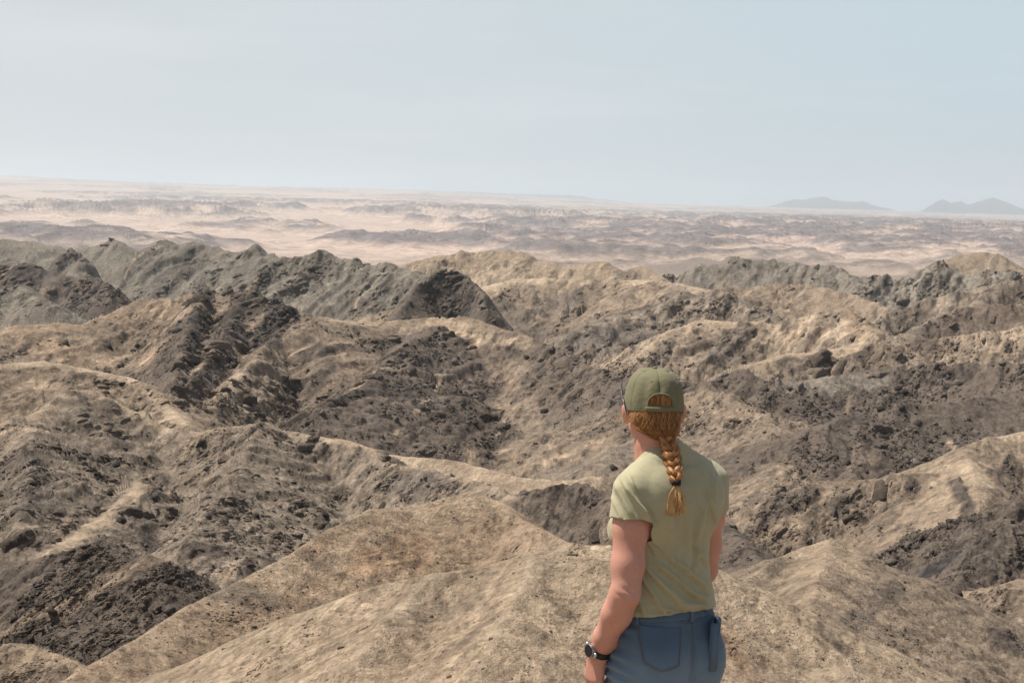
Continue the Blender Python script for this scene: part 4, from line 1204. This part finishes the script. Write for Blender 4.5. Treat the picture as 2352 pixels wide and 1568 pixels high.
# the front and flank folds
disp += (1 - bk) * .004 * np.abs(fbm(V[:, 0] * 12 + V[:, 2] * 9, V[:, 2] * 10 + V[:, 1] * 14, 911, 3))
# hem band
V = V + Nn * disp[:, None]
fc = V[F].mean(1)
hemz = 1.036 + .004 * np.sin(fc[:, 0] * 22 + .6) + .006 * sst(-.04, -.12, fc[:, 0]) * 0
keep = fc[:, 2] > hemz
tsd = ST.at(fc[:, 0], fc[:, 1], fc[:, 2])
for S, dr, lim in sleeve:
    rel = fc - S; t = rel @ dr
    rad = np.linalg.norm(rel - t[:, None] * dr, axis=1)
    keep &= ~((t > lim + .003 * np.sin(fc[:, 0] * 90)) & (rad < .085) & (t < lim + .12) & (tsd > .0075))
# neckline
NB = np.array([HC[0] + .006, HC[1] - .012, 1.0])
neckz = 1.484 - .030 * sst(-.06, .06, fc[:, 1] - NB[1])
rn = np.hypot(fc[:, 0] - NB[0], fc[:, 1] - NB[1])
keep &= ~((fc[:, 2] > 1.40) & (rn < .058) & (fc[:, 2] > neckz - .14 * np.clip(.058 - rn, -1, 0)))
V, F = prune(V, F, keep)
V = tidy_rim(V, F, 10)
tshirt = part('tshirt', V, F, M_shirt, woman, .0022)

def back_line(Fd, pts, off=.002, n=24):
    """points on the rear surface following (x, z) pairs"""
    P_ = np.array(pts, float); s = np.concatenate([[0], np.cumsum(np.hypot(*np.diff(P_, axis=0).T))])
    q = np.linspace(0, s[-1], n); xs = np.interp(q, s, P_[:, 0]); zs = np.interp(q, s, P_[:, 1])
    ys = Fd.back(xs, zs)
    ok = ~np.isnan(ys)
    if ok.sum() < 2: return None
    ys = np.interp(q, q[ok], ys[ok])
    return np.stack([xs, ys - off, zs], 1)

hem = back_line(S_, [(-.115, 1.048), (-.06, 1.046), (0, 1.044), (.06, 1.046), (.108, 1.052)], .0012)
if hem is not None:
    part('hem_seam', *tube_np(hem, .0013, 5), M_shirt, tshirt)

# ---- jeans
J = Field((-.27, -.26, .06), (.27, .26, 1.10), .006)
J.loft([(.80, .168, .118, 0, -.006), (.86, .171, .120, 0, -.008), (.92, .170, .118, 0, -.006), (.98, .166, .112, 0, -.002), (1.03, .149, .102, 0, .0), (1.09, .136, .096, 0, .004)], .003, k=.01)
for s in (-1, 1):
    J.ell(L2V((s * .076, -.066, .885)), (.083, .070, .095), .03, yaw=TH)
    hip = L2V((s * .092, .0, .86)); kn = L2V((s * .095, .012 + .01 * s, .48)); an = L2V((s * .10, -.02 + .02 * s, .10))
    J.cone(hip, mid(hip, kn, .5), .088, .076, .025); J.cone(mid(hip, kn, .5), kn, .076, .060, .02)
    J.cone(kn, mid(kn, an, .35), .060, .063, .02); J.cone(mid(kn, an, .35), an, .063, .052, .02)
V, F = J.mesh(); V = relax(V, F, 2, .45)
# refine the visible part
bmj = bmesh.new(); tmp = bpy.data.meshes.new('tmpj'); fast_mesh(tmp, V, F); bmj.from_mesh(tmp)
es = [e for e in bmj.edges if e.verts[0].co.z > .80 and e.verts[1].co.z > .80]
bmesh.ops.subdivide_edges(bmj, edges=es, cuts=1, use_grid_fill=True, smooth=0)
bmesh.ops.triangulate(bmj, faces=bmj.faces[:])
bmj.to_mesh(tmp); bmj.free()
nv = len(tmp.vertices); V = np.zeros(nv * 3, np.float32); tmp.vertices.foreach_get('co', V); V = V.reshape(-1, 3)
F = np.zeros(len(tmp.polygons) * 3, np.int32); tmp.polygons.foreach_get('vertices', F); F = F.reshape(-1, 3)
Nn = np.zeros(nv * 3, np.float32); tmp.vertices.foreach_get('normal', Nn); Nn = Nn.reshape(-1, 3); bpy.data.meshes.remove(tmp)
disp = .0018 * fbm(V[:, 0] * 18, V[:, 2] * 22 + V[:, 1] * 10, 930, 4)
# short horizontal creases at the left hip, drag lines below the seat
lf = 1 - sst(-.13, -.06, V[:, 0])
disp += lf * .0052 * np.sin(V[:, 2] * 175 + 8 * fbm(V[:, 0] * 8, V[:, 2] * 9, 933, 2) + V[:, 0] * 40) * sst(1.01, .99, V[:, 2]) if False else lf * .0050 * np.sin(V[:, 2] * 170 + 5 * fbm(V[:, 0] * 8, V[:, 2] * 9, 933, 2) + V[:, 0] * 30)
cs_ = np.array([.064, 0, 0])
disp -= .010 * np.exp(-((V[:, 0] - cs_[0] - .012) / .010) ** 2) * (1 - sst(.93, .99, V[:, 2])) * (Nn[:, 1] < 0)
V = V + Nn * disp[:, None]
wear = np.clip(.10 + .65 * (1 - sst(.87, .98, V[:, 2])) + .25 * fbm(V[:, 0] * 10, V[:, 2] * 10, 940, 3), 0, 1)
fc = V[F].mean(1); keep = fc[:, 2] < 1.062
u, inv = np.unique(F[keep].ravel(), return_inverse=True)
jeans = part('jeans', V[u], inv.reshape(-1, 3), M_den, woman, .0018, attr=wear[u])

def drape(Fd, poly, off, nu=14, nv=14):
    """a patch lying on the rear surface; poly: 4 corners (x,z) lower-left, lower-right, upper-right, upper-left"""
    a, b, c, d = [np.array(p, float) for p in poly]
    u = np.linspace(0, 1, nu)[None, :, None]; v = np.linspace(0, 1, nv)[:, None, None]
    pz = (a * (1 - u) + b * u) * (1 - v) + (d * (1 - u) + c * u) * v
    ys = Fd.back(pz[..., 0].ravel(), pz[..., 1].ravel()).reshape(nv, nu)
    if np.isnan(ys).any():
        ys = np.where(np.isnan(ys), np.nanmax(ys), ys)
    V = np.stack([pz[..., 0], ys - off, pz[..., 1]], 2).reshape(-1, 3)
    i = np.arange(nu * nv).reshape(nv, nu)
    F = np.stack([i[:-1, :-1].ravel(), i[:-1, 1:].ravel(), i[1:, 1:].ravel(), i[1:, :-1].ravel()], 1)
    return V, F

# pockets, yoke, waistband, loops (positions on her seat, which faces the camera)
pk1 = drape(J, [(-.072, .912), (.036, .900), (.044, .998), (-.090, 1.016)], .0018, 18, 18)
VV = pk1[0]
tip = np.exp(-((VV[:, 0] + .018) / .035) ** 2) * (1 - sst(.900, .95, VV[:, 2])) * .016
VV[:, 2] -= tip
pocket = part('pocket', VV, pk1[1], M_den, jeans, .0015, attr=np.clip(.05 + .65 * (1 - sst(.87, .98, VV[:, 2])), 0, 1))
pocket['label'] = 'left back pocket of the jeans'
stit = []
ring_ = [(-.086, 1.013), (-.069, .915), (-.018, .892), (.033, .903), (.041, .996)]
for off_ in (0, .0045):
    l_ = back_line(J, [(x * (1 - abs(off_) * 12), z + off_ * .9) for x, z in ring_], .0032, 60)
    if l_ is not None: stit.append(tube_np(l_, .0005, 4))
for pts in ([(-.10, 1.030), (-.03, 1.030), (.02, 1.022), (.070, 1.005)], [(.070, 1.005), (.09, 1.008), (.125, 1.016)], [(.070, 1.03), (.076, .97), (.077, .93), (.073, .89), (.064, .85)], [(-.118, 1.030), (0, 1.026), (.115, 1.030)]):
    l_ = back_line(J, pts, .0022, 50)
    if l_ is not None: stit.append(tube_np(l_, .0006, 4))
part('stitching', *merge(stit), M_thread, jeans)
wbd = drape(J, [(-.118, 1.020), (.112, 1.018), (.104, 1.058), (-.110, 1.060)], .0035, 40, 6)
part('waistband', wbd[0], wbd[1], M_den, jeans, .002, attr=np.full(len(wbd[0]), .10))
for xx in (-.085, .072):
    lp = drape(J, [(xx - .005, 1.012), (xx + .005, 1.012), (xx + .005, 1.056), (xx - .005, 1.056)], .0075, 4, 8)
    part('belt_loop', lp[0], lp[1], M_den, jeans, .002, attr=np.full(len(lp[0]), .2))
# right rear pocket, seen edge on, bulging over the phone
c_r = L2V((.128, -.108, .90)); n_r = L2V((.55, -.83, 0)); t_r = np.array([-n_r[1], n_r[0], 0])
def boxm(c, ax, hs, bev=.25):
    bm = bmesh.new(); bmesh.ops.create_cube(bm, size=1)
    for v in bm.verts: v.co = Vector((v.co.x * hs[0] * 2, v.co.y * hs[1] * 2, v.co.z * hs[2] * 2))
    bmesh.ops.bevel(bm, geom=bm.edges[:] , offset=min(hs) * bev, segments=3, affect='EDGES')
    M = Matrix([list(map(float, a)) for a in ax]).transposed()
    for v in bm.verts: v.co = M @ v.co + Vector([float(q) for q in c])
    return bm
def from_bm(name, bm, mat, parent):
    me = bpy.data.meshes.new(name); bm.to_mesh(me); bm.free(); me.materials.append(mat)
    me.polygons.foreach_set('use_smooth', [True] * len(me.polygons))
    o = bpy.data.objects.new(name, me); sc.collection.objects.link(o)
    if parent is not None: o.parent = parent
    return o
PKC = np.array([.1425, -.034, .935])
axs = (np.array([.17, .985, 0]), np.array([.985, -.17, 0]), np.array([.04, 0, 1.]))
pr = from_bm('pocket', boxm(PKC, axs, (.048, .013, .068), .3), M_den, jeans)
_t = pr.data.attributes.new('tint', 'FLOAT', 'POINT'); _t.data.foreach_set('value', np.full(len(pr.data.vertices), .35, np.float32))
pr['label'] = 'right back pocket of the jeans bulging over a phone'
phone = bpy.data.objects.new('smartphone', None); sc.collection.objects.link(phone); phone.location = (PX, PY, 0)
phone['label'] = 'black smartphone whose top edge pokes out of the right jeans pocket'; phone['category'] = 'phone'
from_bm('phone_case', boxm(PKC + np.array([.0, 0, .020]), axs, (.036, .0048, .056), .6), M_phone, phone)
from_bm('screen', boxm(PKC + axs[1] * .0048 + np.array([.0, 0, .020]), axs, (.033, .0006, .052), .6), M_dial, phone)

# ---- shoes (below the frame, standing on the knoll)
for s in (-1, 1):
    K = Field((-.35, -.30, -.02), (.35, .35, .16), .006)
    a = L2V((s * .10, -.03 + .02 * s, .05)); t_ = L2V((s * .115, .15 + .02 * s, .035))
    K.cone(a, t_, .042, .036, .02); K.cone(a, L2V((s * .10, -.03 + .02 * s, .12)), .042, .048, .02)
    K.add(lambda x, y, z: (.012 - z) + 0 * x + 0 * y, (-.35, -.35, -.05), (.35, .35, .2), sub=True)
    V, F = K.mesh(); sh = part('shoe', relax(V, F, 1), F, M_shoe, woman)
    K2 = Field((-.35, -.30, -.02), (.35, .35, .06), .006)
    K2.cone((*a[:2], .0), (*t_[:2], .0), .046, .040, .02)
    K2.add(lambda x, y, z: np.maximum(z - .014, -z - .008) + 0 * x + 0 * y, (-.35, -.35, -.05), (.35, .35, .2), sub=True)
    V, F = K2.mesh(); part('sole', relax(V, F, 1), F, M_sole, sh)

# ---- cap
def cap_point(th, ph, dr=0.):
    """th around (0 = back, + towards her right), ph 0 rim .. pi/2 top"""
    rx, ry, rz = .0835 + dr, .101 + dr, .108 + dr
    e = .86
    cz = np.sin(ph) ** e if np.isscalar(ph) else np.abs(np.sin(ph)) ** e
    cr = np.cos(ph) ** .66
    x = rx * cr * np.sin(th); y = -ry * cr * np.cos(th)
    z = rz * cz
    return x, y, z
nT, nP = 300, 100
th = np.linspace(-math.pi, math.pi, nT, endpoint=False); ph = np.linspace(0, math.pi / 2 - .02, nP)
TT, PP = np.meshgrid(th, ph)
x, y, z = cap_point(TT, PP)
seam = np.zeros_like(TT)
for k in range(6):
    dlt = (TT - (k * math.pi / 3) + math.pi) % (2 * math.pi) - math.pi
    seam += np.exp(-(dlt * np.cos(PP) / .018) ** 2)
cr_ = fbm(TT * 2.2 + 5, PP * 3., 960, 4)
puck = .0022 * np.abs(np.sin(TT * 3)) ** .5 * np.sin(PP * 2) + .0022 * cr_ * np.cos(PP)
# two soft hollows beside the rear opening and one across the crown
puck += -.004 * np.exp(-((TT + .55) / .16) ** 2 - ((PP - .42) / .35) ** 2) - .004 * np.exp(-((TT - .62) / .15) ** 2 - ((PP - .5) / .3) ** 2) - .003 * np.exp(-((TT - .05) / .10) ** 2 - ((PP - .62) / .2) ** 2)
puck += -.0045 * np.exp(-((PP - 1.16 - .12 * np.cos(TT)) / .06) ** 2) * (np.exp(-((TT + 1.0) / .45) ** 2) + np.exp(-((TT - 1.05) / .4) ** 2))
dr = puck - .0013 * seam
nx_, ny_, nz_ = x / .0835 ** 2, y / .101 ** 2, z / .108 ** 2
ln = np.sqrt(nx_ ** 2 + ny_ ** 2 + nz_ ** 2)
x, y, z = x + dr * nx_ / ln, y + dr * ny_ / ln, z + dr * nz_ / ln
# the rim dips at the back and lifts a little over the ears; sits at the level of the ears' tops
rim = -.004 + .004 * np.cos(2 * TT) - .004 * np.cos(TT)
z = z + rim * (1 - np.sin(PP)) + .008
PB = np.stack([x, y, z], 2)
pts = np.array([H2V(p) for p in PB.reshape(-1, 3)]).reshape(nP, nT, 3)
i = np.arange(nP * nT).reshape(nP, nT)
Fq = np.stack([i[:-1].ravel(), np.roll(i, -1, 1)[:-1].ravel(), np.roll(i, -1, 1)[1:].ravel(), i[1:].ravel()], 1)
tm = TT[:-1].ravel() + math.pi / nT; pm = (PP[:-1].ravel() + PP[1:].ravel()) / 2
zc_ = PB[:-1, :, 2].ravel(); xc_ = PB[:-1, :, 0].ravel()
# arch opening: half width .034, bottom z .018, top .050
xo = (xc_ - .002) / .0345; zo = (zc_ - .020) / .033
hole = (np.abs(tm) < 1.2) & (zc_ > .020) & (np.abs(xo) ** 2.4 + np.clip(zo, 0, 9) ** 2.4 < 1)
eye = (np.hypot(xc_ + .022, zc_ - .083) < .0017) & (np.abs(tm) < 1.2)
Vc, Fc = prune(pts.reshape(-1, 3), Fq, ~(hole | eye))
Vc = tidy_rim(Vc, Fc, 6)
cap = part('cap', Vc, Fc, M_cap, woman, .0018)
# button, rim band, arch binding, closure strap, brim
bm = bmesh.new(); bmesh.ops.create_uvsphere(bm, u_segments=16, v_segments=10, radius=.0075)
for v in bm.verts: v.co.z *= .55; v.co += Vector([float(q) for q in H2V((0, 0, .1165))])
from_bm('button', bm, M_cap, cap)
arch = []
for q in np.linspace(-.15, math.pi + .15, 40):
    xx = .0355 * math.copysign(abs(math.cos(q)) ** (2 / 2.4), math.cos(q)) + .002; zz = .020 + .034 * max(math.sin(q), 0) ** (2 / 2.4) + (.0 if math.sin(q) > 0 else -.003)
    t_ = math.asin(max(-1, min(1, xx / .0835))); 
    # depth on the crown at that height
    j = np.argmin(np.hypot(PB[..., 0] - xx, PB[..., 2] - zz) + 10 * (np.abs(TT) > 1.3)); pp = PB.reshape(-1, 3)[j]
    arch.append(H2V((xx, pp[1] - .0008, zz)))
arch = np.array(arch); arch[1:-1] = (arch[:-2] + arch[1:-1] * 2 + arch[2:]) / 4
part('opening_binding', *tube_np(arch, .0024, 6), M_cap, cap)
strap = []
for zz, o_ in ((.006, .0022), (.018, .0030)):
    strap.append([H2V((xx, -.1015 * math.sqrt(max(0, 1 - (xx / .086) ** 2)) - o_, zz)) for xx in np.linspace(-.040, .044, 24)])
sv = np.array(strap).reshape(-1, 3); sf = np.array([(k, k + 1, 24 + k + 1, 24 + k) for k in range(23)])
part('closure_strap', sv, sf, M_cap, cap, .002)
bv, bf = [], []
for r_ in range(10):
    for q in range(31):
        a = -1.12 + 2.24 * q / 30
        f_ = r_ / 9
        ex = .0835 * math.sin(a) * (1 + .10 * f_); ey = .101 * math.cos(a) + f_ * .078 * math.cos(a * .9) ** .7
        ez = .006 - .012 * (a / 1.12) ** 2 - .016 * f_ * f_ + .004 * f_
        bv.append(H2V((ex, ey, ez)))
for r_ in range(9):
    for q in range(30):
        k = r_ * 31 + q; bf.append((k, k + 1, k + 32, k + 31))
part('brim', np.array(bv), np.array(bf), M_cap, cap, .003)

# ---- hair
hr = np.random.RandomState(5)
Hh = Field((-.16, -.16, 1.44), (.10, .16, 1.72), .004)
Hh.ell(H2V((0, -.006, .012)), (.0735, .0885, .086), .01, yaw=HY)
Hh.ell(H2V((.0, -.030, -.020)), (.073, .066, .052), .02, yaw=HY)
BT = np.array([-.012, HC[1] - .088, 1.520])     # where the plait starts
Hh.ell(BT + np.array([-.004, .026, .016]), (.046, .036, .030), .025)
Hh.add(lambda x, y, z: (y - HC[1] - .035) - .25 * (z - 1.58) + 0 * x, (-.16, -.16, 1.44), (.10, .16, 1.72), sub=True)
Hh.add(lambda x, y, z: np.where(np.abs(x - HC[0]) > .055, 1.546 - z + .5 * (y - HC[1]) + .25 * np.abs(x - HC[0] - .03), -1.) + 0 * y, (-.16, -.16, 1.44), (.10, .16, 1.72), sub=True)
V, F = Hh.mesh(); V = relax(V, F, 2)
Nn = nrm(V, F)
ang_ = np.arctan2(V[:, 2] - BT[2], V[:, 0] - BT[0])
V = V + Nn * (.0012 * np.sin(ang_ * 46 + 6 * fbm(V[:, 0] * 20, V[:, 2] * 20, 970, 2)))[:, None]
tint = np.clip(.34 + .24 * np.sin(ang_ * 31 + 3 * fbm(V[:, 0] * 25, V[:, 2] * 25, 973, 2)) + .2 * fbm(ang_ * 9, V[:, 2] * 14, 975, 3), 0, 1)
hair = part('hair', V, F, M_hair, woman, attr=tint)

def strands(name, lists, parent, r=.0005):
    Vs, Fs, Ts, k = [], [], [], 0
    for pts_, tn_ in lists:
        v, f = tube_np(pts_, r * np.linspace(1, .6, len(pts_)), 3)
        Vs.append(v); Fs.append(f + k); k += len(v); Ts.append(np.full(len(v), tn_))
    o = part(name, np.concatenate(Vs), np.concatenate(Fs), M_hair, parent, attr=np.concatenate(Ts))
    return o

# locks swept from under the cap rim to the start of the plait
lk = []
for q in range(620):
    a = hr.uniform(-1.75, 1.75)
    x0 = .079 * math.sin(a); y0 = -.097 * math.cos(a)
    p0 = H2V((x0, y0, hr.uniform(-.008, .006)))
    end = BT + np.array([hr.normal(0, .009), -.004 + hr.normal(0, .003), hr.normal(0, .006)])
    sag = hr.uniform(.2, 1.) * .016
    n = 12; pp = []
    for j in range(n):
        t = j / (n - 1)
        p = p0 * (1 - t) + end * t
        p = p + np.array([0, 0, -sag * math.sin(math.pi * t) * (.4 + abs(math.sin(a)))])
        pp.append(p)
    pp = np.array(pp)
    ys = Hh.back(pp[:, 0], pp[:, 2])
    yy = np.where(np.isnan(ys), pp[:, 1], np.minimum(ys, pp[:, 1] + .05))
    lat = pp[:, 0] - HC[0]
    use = np.abs(lat) < .070
    pp[:, 1] = np.where(use & ~np.isnan(ys), yy - .0012 - hr.uniform(0, .0025), pp[:, 1] - .001)
    pp += hr.normal(0, .0004, pp.shape)
    lk.append((pp, np.clip(hr.normal(.38, .28), 0, 1)))
for q in range(60):      # flyaways
    a = hr.uniform(-1.9, 1.9); p0 = H2V((.083 * math.sin(a), -.1 * math.cos(a), .0))
    v_ = np.array([hr.normal(0, .01) + .012 * math.sin(a), -.008, -.02])
    pp = np.array([p0 + v_ * t + np.array([.004 * math.sin(3 * t + q), 0, -.01 * t * t]) for t in np.linspace(0, 1.3, 8)])
    lk.append((pp, .9))
strands('hair_locks', lk, hair, .00048)

# hair inside the rear opening of the cap is the same head of hair showing through, its tint raised to paint sunlight on it
op = []
for q in range(160):
    xx = hr.uniform(-.031, .034); n = 6; zt_ = .020 + .033 * (1 - min(1, abs((xx - .002) / .0345)) ** 2.4) ** (1 / 2.4)
    pp = []
    for t in np.linspace(0, 1, n):
        zz = zt_ + (.012 - zt_) * t; x2 = xx + .003 * math.sin(5 * t + q)
        j_ = np.argmin(np.hypot(PB[..., 0] - x2, PB[..., 2] - zz) + 10 * (np.abs(TT) > 1.3))
        pp.append(H2V((x2, PB.reshape(-1, 3)[j_][1] + .0045 + .0012 * math.sin(q * 2.1), zz)))
    op.append((np.array(pp), np.clip(hr.normal(.62, .2), 0, 1)))
strands('hair_locks', op, hair, .0006)

# plait: three strands crossing, then the tie and a brush of loose ends, sunlight painted in by a bright tint
BX = np.array([(-.012, 1.520), (-.003, 1.500), (.004, 1.475), (.011, 1.445), (.015, 1.412)])
zq = np.linspace(1.524, 1.408, 60)
xq = np.interp(-zq, -BX[:, 1], BX[:, 0])
allS = Field((-.20, -.26, 1.25), (.25, .2, 1.56), .005)
torso_solid(allS, .007)
allS.cone((HC[0] + .004, HC[1] - .02, 1.40), (HC[0] + .002, HC[1] - .012, 1.54), .056, .053, .02)
ysb = allS.back(xq, zq); ysb = np.where(np.isnan(ysb), np.nanmin(ysb), ysb)
ysb = np.minimum(ysb, BT[1] + .012)
for _ in range(6): ysb[1:-1] = (ysb[:-2] + ysb[1:-1] + ysb[2:]) / 3
wq = np.interp(zq, [1.408, 1.43, 1.48, 1.524], [.0085, .0135, .0155, .0145])
braid = None
bl, tl = [], []
for s3 in range(3):
    phs = np.linspace(0, 2 * math.pi * 1.9, 60) + s3 * 2 * math.pi / 3
    cx = xq + wq * (.85 + .18 * np.sin(phs * .7 + s3)) * np.sin(phs); cy = ysb - wq * 1.05 + wq * .55 * np.sin(2 * phs)
    path = np.stack([cx, cy, zq + .002 * np.cos(phs)], 1)
    v, f = tube_np(path, wq * .80 * (1 + .14 * np.sin(phs * 1.3 + 2 * s3)), 14)
    a_ = np.tile(np.arange(14), 60); r_ = np.repeat(np.arange(60), 14)
    c_ = np.repeat(path, 14, axis=0)
    v = c_ + (v - c_) * (1 + .10 * np.sin(a_ * 2.7 + r_ * .5 + s3))[:, None]
    bl.append((v, f)); tl.append(np.clip(.33 + .28 * np.sin(a_ * 2.1 + r_ * .35 + s3) + hr.normal(0, .05, len(v)), 0, 1))
    # fine hairs lying along the strand
V, F = merge(bl)
braid = part('braid', V, F, M_hair, woman, attr=np.concatenate(tl))
fine_ = []
for s3 in range(3):
    phs = np.linspace(0, 2 * math.pi * 1.9, 60) + s3 * 2 * math.pi / 3
    path = np.stack([xq + wq * .85 * np.sin(phs), ysb - wq * 1.05 + wq * .55 * np.sin(2 * phs), zq + .002 * np.cos(phs)], 1)
    for q in range(150):
        a0 = hr.uniform(0, 2 * math.pi); j0 = hr.randint(0, 44); L_ = hr.randint(10, 16)
        jj = np.arange(j0, min(60, j0 + L_)); aa = a0 + (jj - j0) * .10
        rr_ = wq[jj] * (.84 + hr.uniform(0, .16))
        fine_.append((path[jj] + np.stack([rr_ * np.cos(aa), -rr_ * np.sin(aa), rr_ * .25 * np.sin(aa * 2)], 1), np.clip(hr.normal(.5, .25), 0, 1)))
for q in range(110):
    j = hr.randint(2, 56); p0 = np.array([xq[j] + hr.choice([-1, 1]) * wq[j] * 1.3, ysb[j] - wq[j], zq[j]])
    d_ = np.array([hr.normal(0, .009), hr.normal(-.003, .005), -.016 + hr.normal(0, .006)])
    fine_.append((np.array([p0 + d_ * t + np.array([.003 * math.sin(4 * t), 0, 0]) for t in np.linspace(0, 1, 7)]), .8))
strands('loose_hairs', fine_, braid, .0004)
tie_c = np.array([xq[-1], ysb[-1] - .009, 1.405])
tv = []
for q in range(3):
    a = np.linspace(0, 2 * math.pi, 20)
    tv.append(tube_np(np.stack([tie_c[0] + .0105 * np.cos(a), tie_c[1] + .0095 * np.sin(a), tie_c[2] - .004 + q * .0045 + .001 * np.sin(a * 2 + q)], 1), .0030, 6))
part('hair_tie', *merge(tv), M_black, braid)
tail = []
for q in range(640):
    a = hr.uniform(0, 2 * math.pi); rr_ = math.sqrt(hr.uniform(0, 1))
    L_ = hr.uniform(.050, .082)
    sx_ = rr_ * math.cos(a); sy_ = rr_ * math.sin(a)
    n = 9; pp = []
    for t in np.linspace(0, 1, n):
        spread = .005 + .021 * math.sin(min(1, t * 1.15) * math.pi / 2) - .004 * max(0, t - .7)
        X1 = tie_c[0] + sx_ * spread + .002 * math.sin(6 * t + q) - .0 * t
        Y1 = tie_c[1] - .004 * math.sin(t * 3) + sy_ * spread * .55 - .012 * t
        pp.append((X1, Y1, tie_c[2] - .006 - L_ * t))
    pp = np.array(pp)
    yb = allS.back(pp[:, 0], pp[:, 2]); pp[:, 1] = np.where(np.isnan(yb), pp[:, 1], np.minimum(pp[:, 1], yb - .003))
    tail.append((pp, np.clip(hr.normal(.92, .25), 0, 1)))
strands('braid_tail', tail, braid, .00095)

# ---- sunglasses pushed up on the cap
sg = bpy.data.objects.new('sunglasses', None); sc.collection.objects.link(sg); sg.location = (PX, PY, 0)
sg['label'] = 'sunglasses perched on the olive cap, thin temple arm showing at its left edge'; sg['category'] = 'sunglasses'
for s in (-1, 1):
    pth = [(s * .078, .082, .078), (s * .0865, .045, .070), (s * .0885, .010, .048), (s * .0885, -.016, .026), (s * .0855, -.030, .006), (s * .083, -.038, -.010)]
    pth = [(a_ - .0085 if s > 0 else a_ - .001, b_, c_ - (.012 if c_ > .04 else 0)) for a_, b_, c_ in pth]
    T_ = np.array([H2V(p) for p in pth]); q = np.linspace(0, 5, 26)
    T_ = np.stack([np.interp(q, range(6), T_[:, k]) for k in range(3)], 1)
    for _ in range(3): T_[1:-1] = (T_[:-2] + 2 * T_[1:-1] + T_[2:]) / 4
    part('temple_arm', *tube_np(T_, .0019, 6, flat=(1.0, 1.3)), M_frame, sg)
    part('temple_highlight', *tube_np(T_ + np.array([s * .0013, -.0010, 0]), .0006, 5), M_edge_lit, sg)  # thin pale strip painting the sunlit outer edge of the arm
    a = np.linspace(0, 2 * math.pi, 28)
    ctr = np.array((s * .036, .104, .060))
    R_ = np.array([H2V((ctr[0] + .027 * math.cos(t), ctr[1] - .012 * abs(math.cos(t)) ** 2 * (1 if s * math.cos(t) > 0 else 0) + .010 * math.sin(t) * -.6, ctr[2] + .019 * math.sin(t))) for t in a])
    part('lens_rim', *tube_np(R_, .002, 6), M_frame, sg)
    cV = np.concatenate([R_[:-1], R_.mean(0)[None]]); nn_ = len(cV) - 1
    link('lens', [tuple(map(float, v)) for v in cV], [(k, (k + 1) % nn_, nn_) for k in range(nn_)], M_lens, sg)
part('bridge', *tube_np(np.array([H2V(p) for p in ((-.010, .104, .064), (0, .108, .066), (.010, .104, .064))]), .002, 6), M_frame, sg)

# ---- wristwatch
wt_ = bpy.data.objects.new('wristwatch', None); sc.collection.objects.link(wt_); wt_.location = (PX, PY, 0)
wt_['label'] = 'round dark faced steel wristwatch with a black strap on the left wrist'; wt_['category'] = 'watch'
E_, W_ = np.array(L2V(ELL_), float), np.array(L2V(WRL), float)
axv = (W_ - E_) / np.linalg.norm(W_ - E_); cW = W_ - axv * .012
dirn = np.array(L2V((-1, .1, 0)), float); dirn -= axv * (dirn @ axv); dirn /= np.linalg.norm(dirn); oth = np.cross(axv, dirn)
sv, sf = [], []
ns = 48
for q in range(ns):
    a = 2 * math.pi * q / ns
    d_ = math.cos(a) * dirn + math.sin(a) * oth
    # radius found on the skin itself
    rr_ = .05
    for r0_ in np.arange(.018, .06, .0008):
        p_ = cW + d_ * r0_
        if B.at(p_[0], p_[1], p_[2]) > 0: rr_ = r0_; break
    sv.append((cW, d_, rr_))
rs_ = np.array([s_[2] for s_ in sv]); rs_ = (np.roll(rs_, 1) + rs_ + np.roll(rs_, -1)) / 3
vv = []
for q in range(ns):
    for (h_, o_) in ((-.0095, .0003), (-.0095, .0026), (.0095, .0026), (.0095, .0003)):
        vv.append(cW + sv[q][1] * (rs_[q] + o_) + axv * h_)
ff = []
for q in range(ns):
    for k in range(4):
        ff.append((q * 4 + k, q * 4 + (k + 1) % 4, ((q + 1) % ns) * 4 + (k + 1) % 4, ((q + 1) % ns) * 4 + k))
part('strap', np.array(vv), np.array(ff), M_black, wt_)
def disc(name, c, n_, r, h_, mat, parent, bev=.001):
    bm = bmesh.new(); bmesh.ops.create_cone(bm, cap_ends=True, segments=40, radius1=r, radius2=r, depth=h_)
    bmesh.ops.bevel(bm, geom=[e for e in bm.edges if abs(e.verts[0].co.z - e.verts[1].co.z) < 1e-6], offset=bev, segments=2, affect='EDGES')
    M = Vector([float(q) for q in n_]).to_track_quat('Z', 'Y').to_matrix()
    for v in bm.verts: v.co = M @ v.co + Vector([float(q) for q in c])
    o = from_bm(name, bm, mat, parent); o.data.polygons.foreach_set('use_smooth', [False] * len(o.data.polygons)); return o
c0 = cW + dirn * (rs_[0] + .006)
disc('watch_case', c0, dirn, .0195, .0105, M_steel, wt_)
disc('watch_dial', c0 + dirn * .0056, dirn, .0170, .0012, M_dial, wt_, .0004)
for s in (-1, 1):
    lc = c0 + oth * s * .0225 - dirn * .003
    from_bm('lug', boxm(lc, (oth, axv, dirn), (.0055, .0098, .0032), .4), M_steel, wt_)
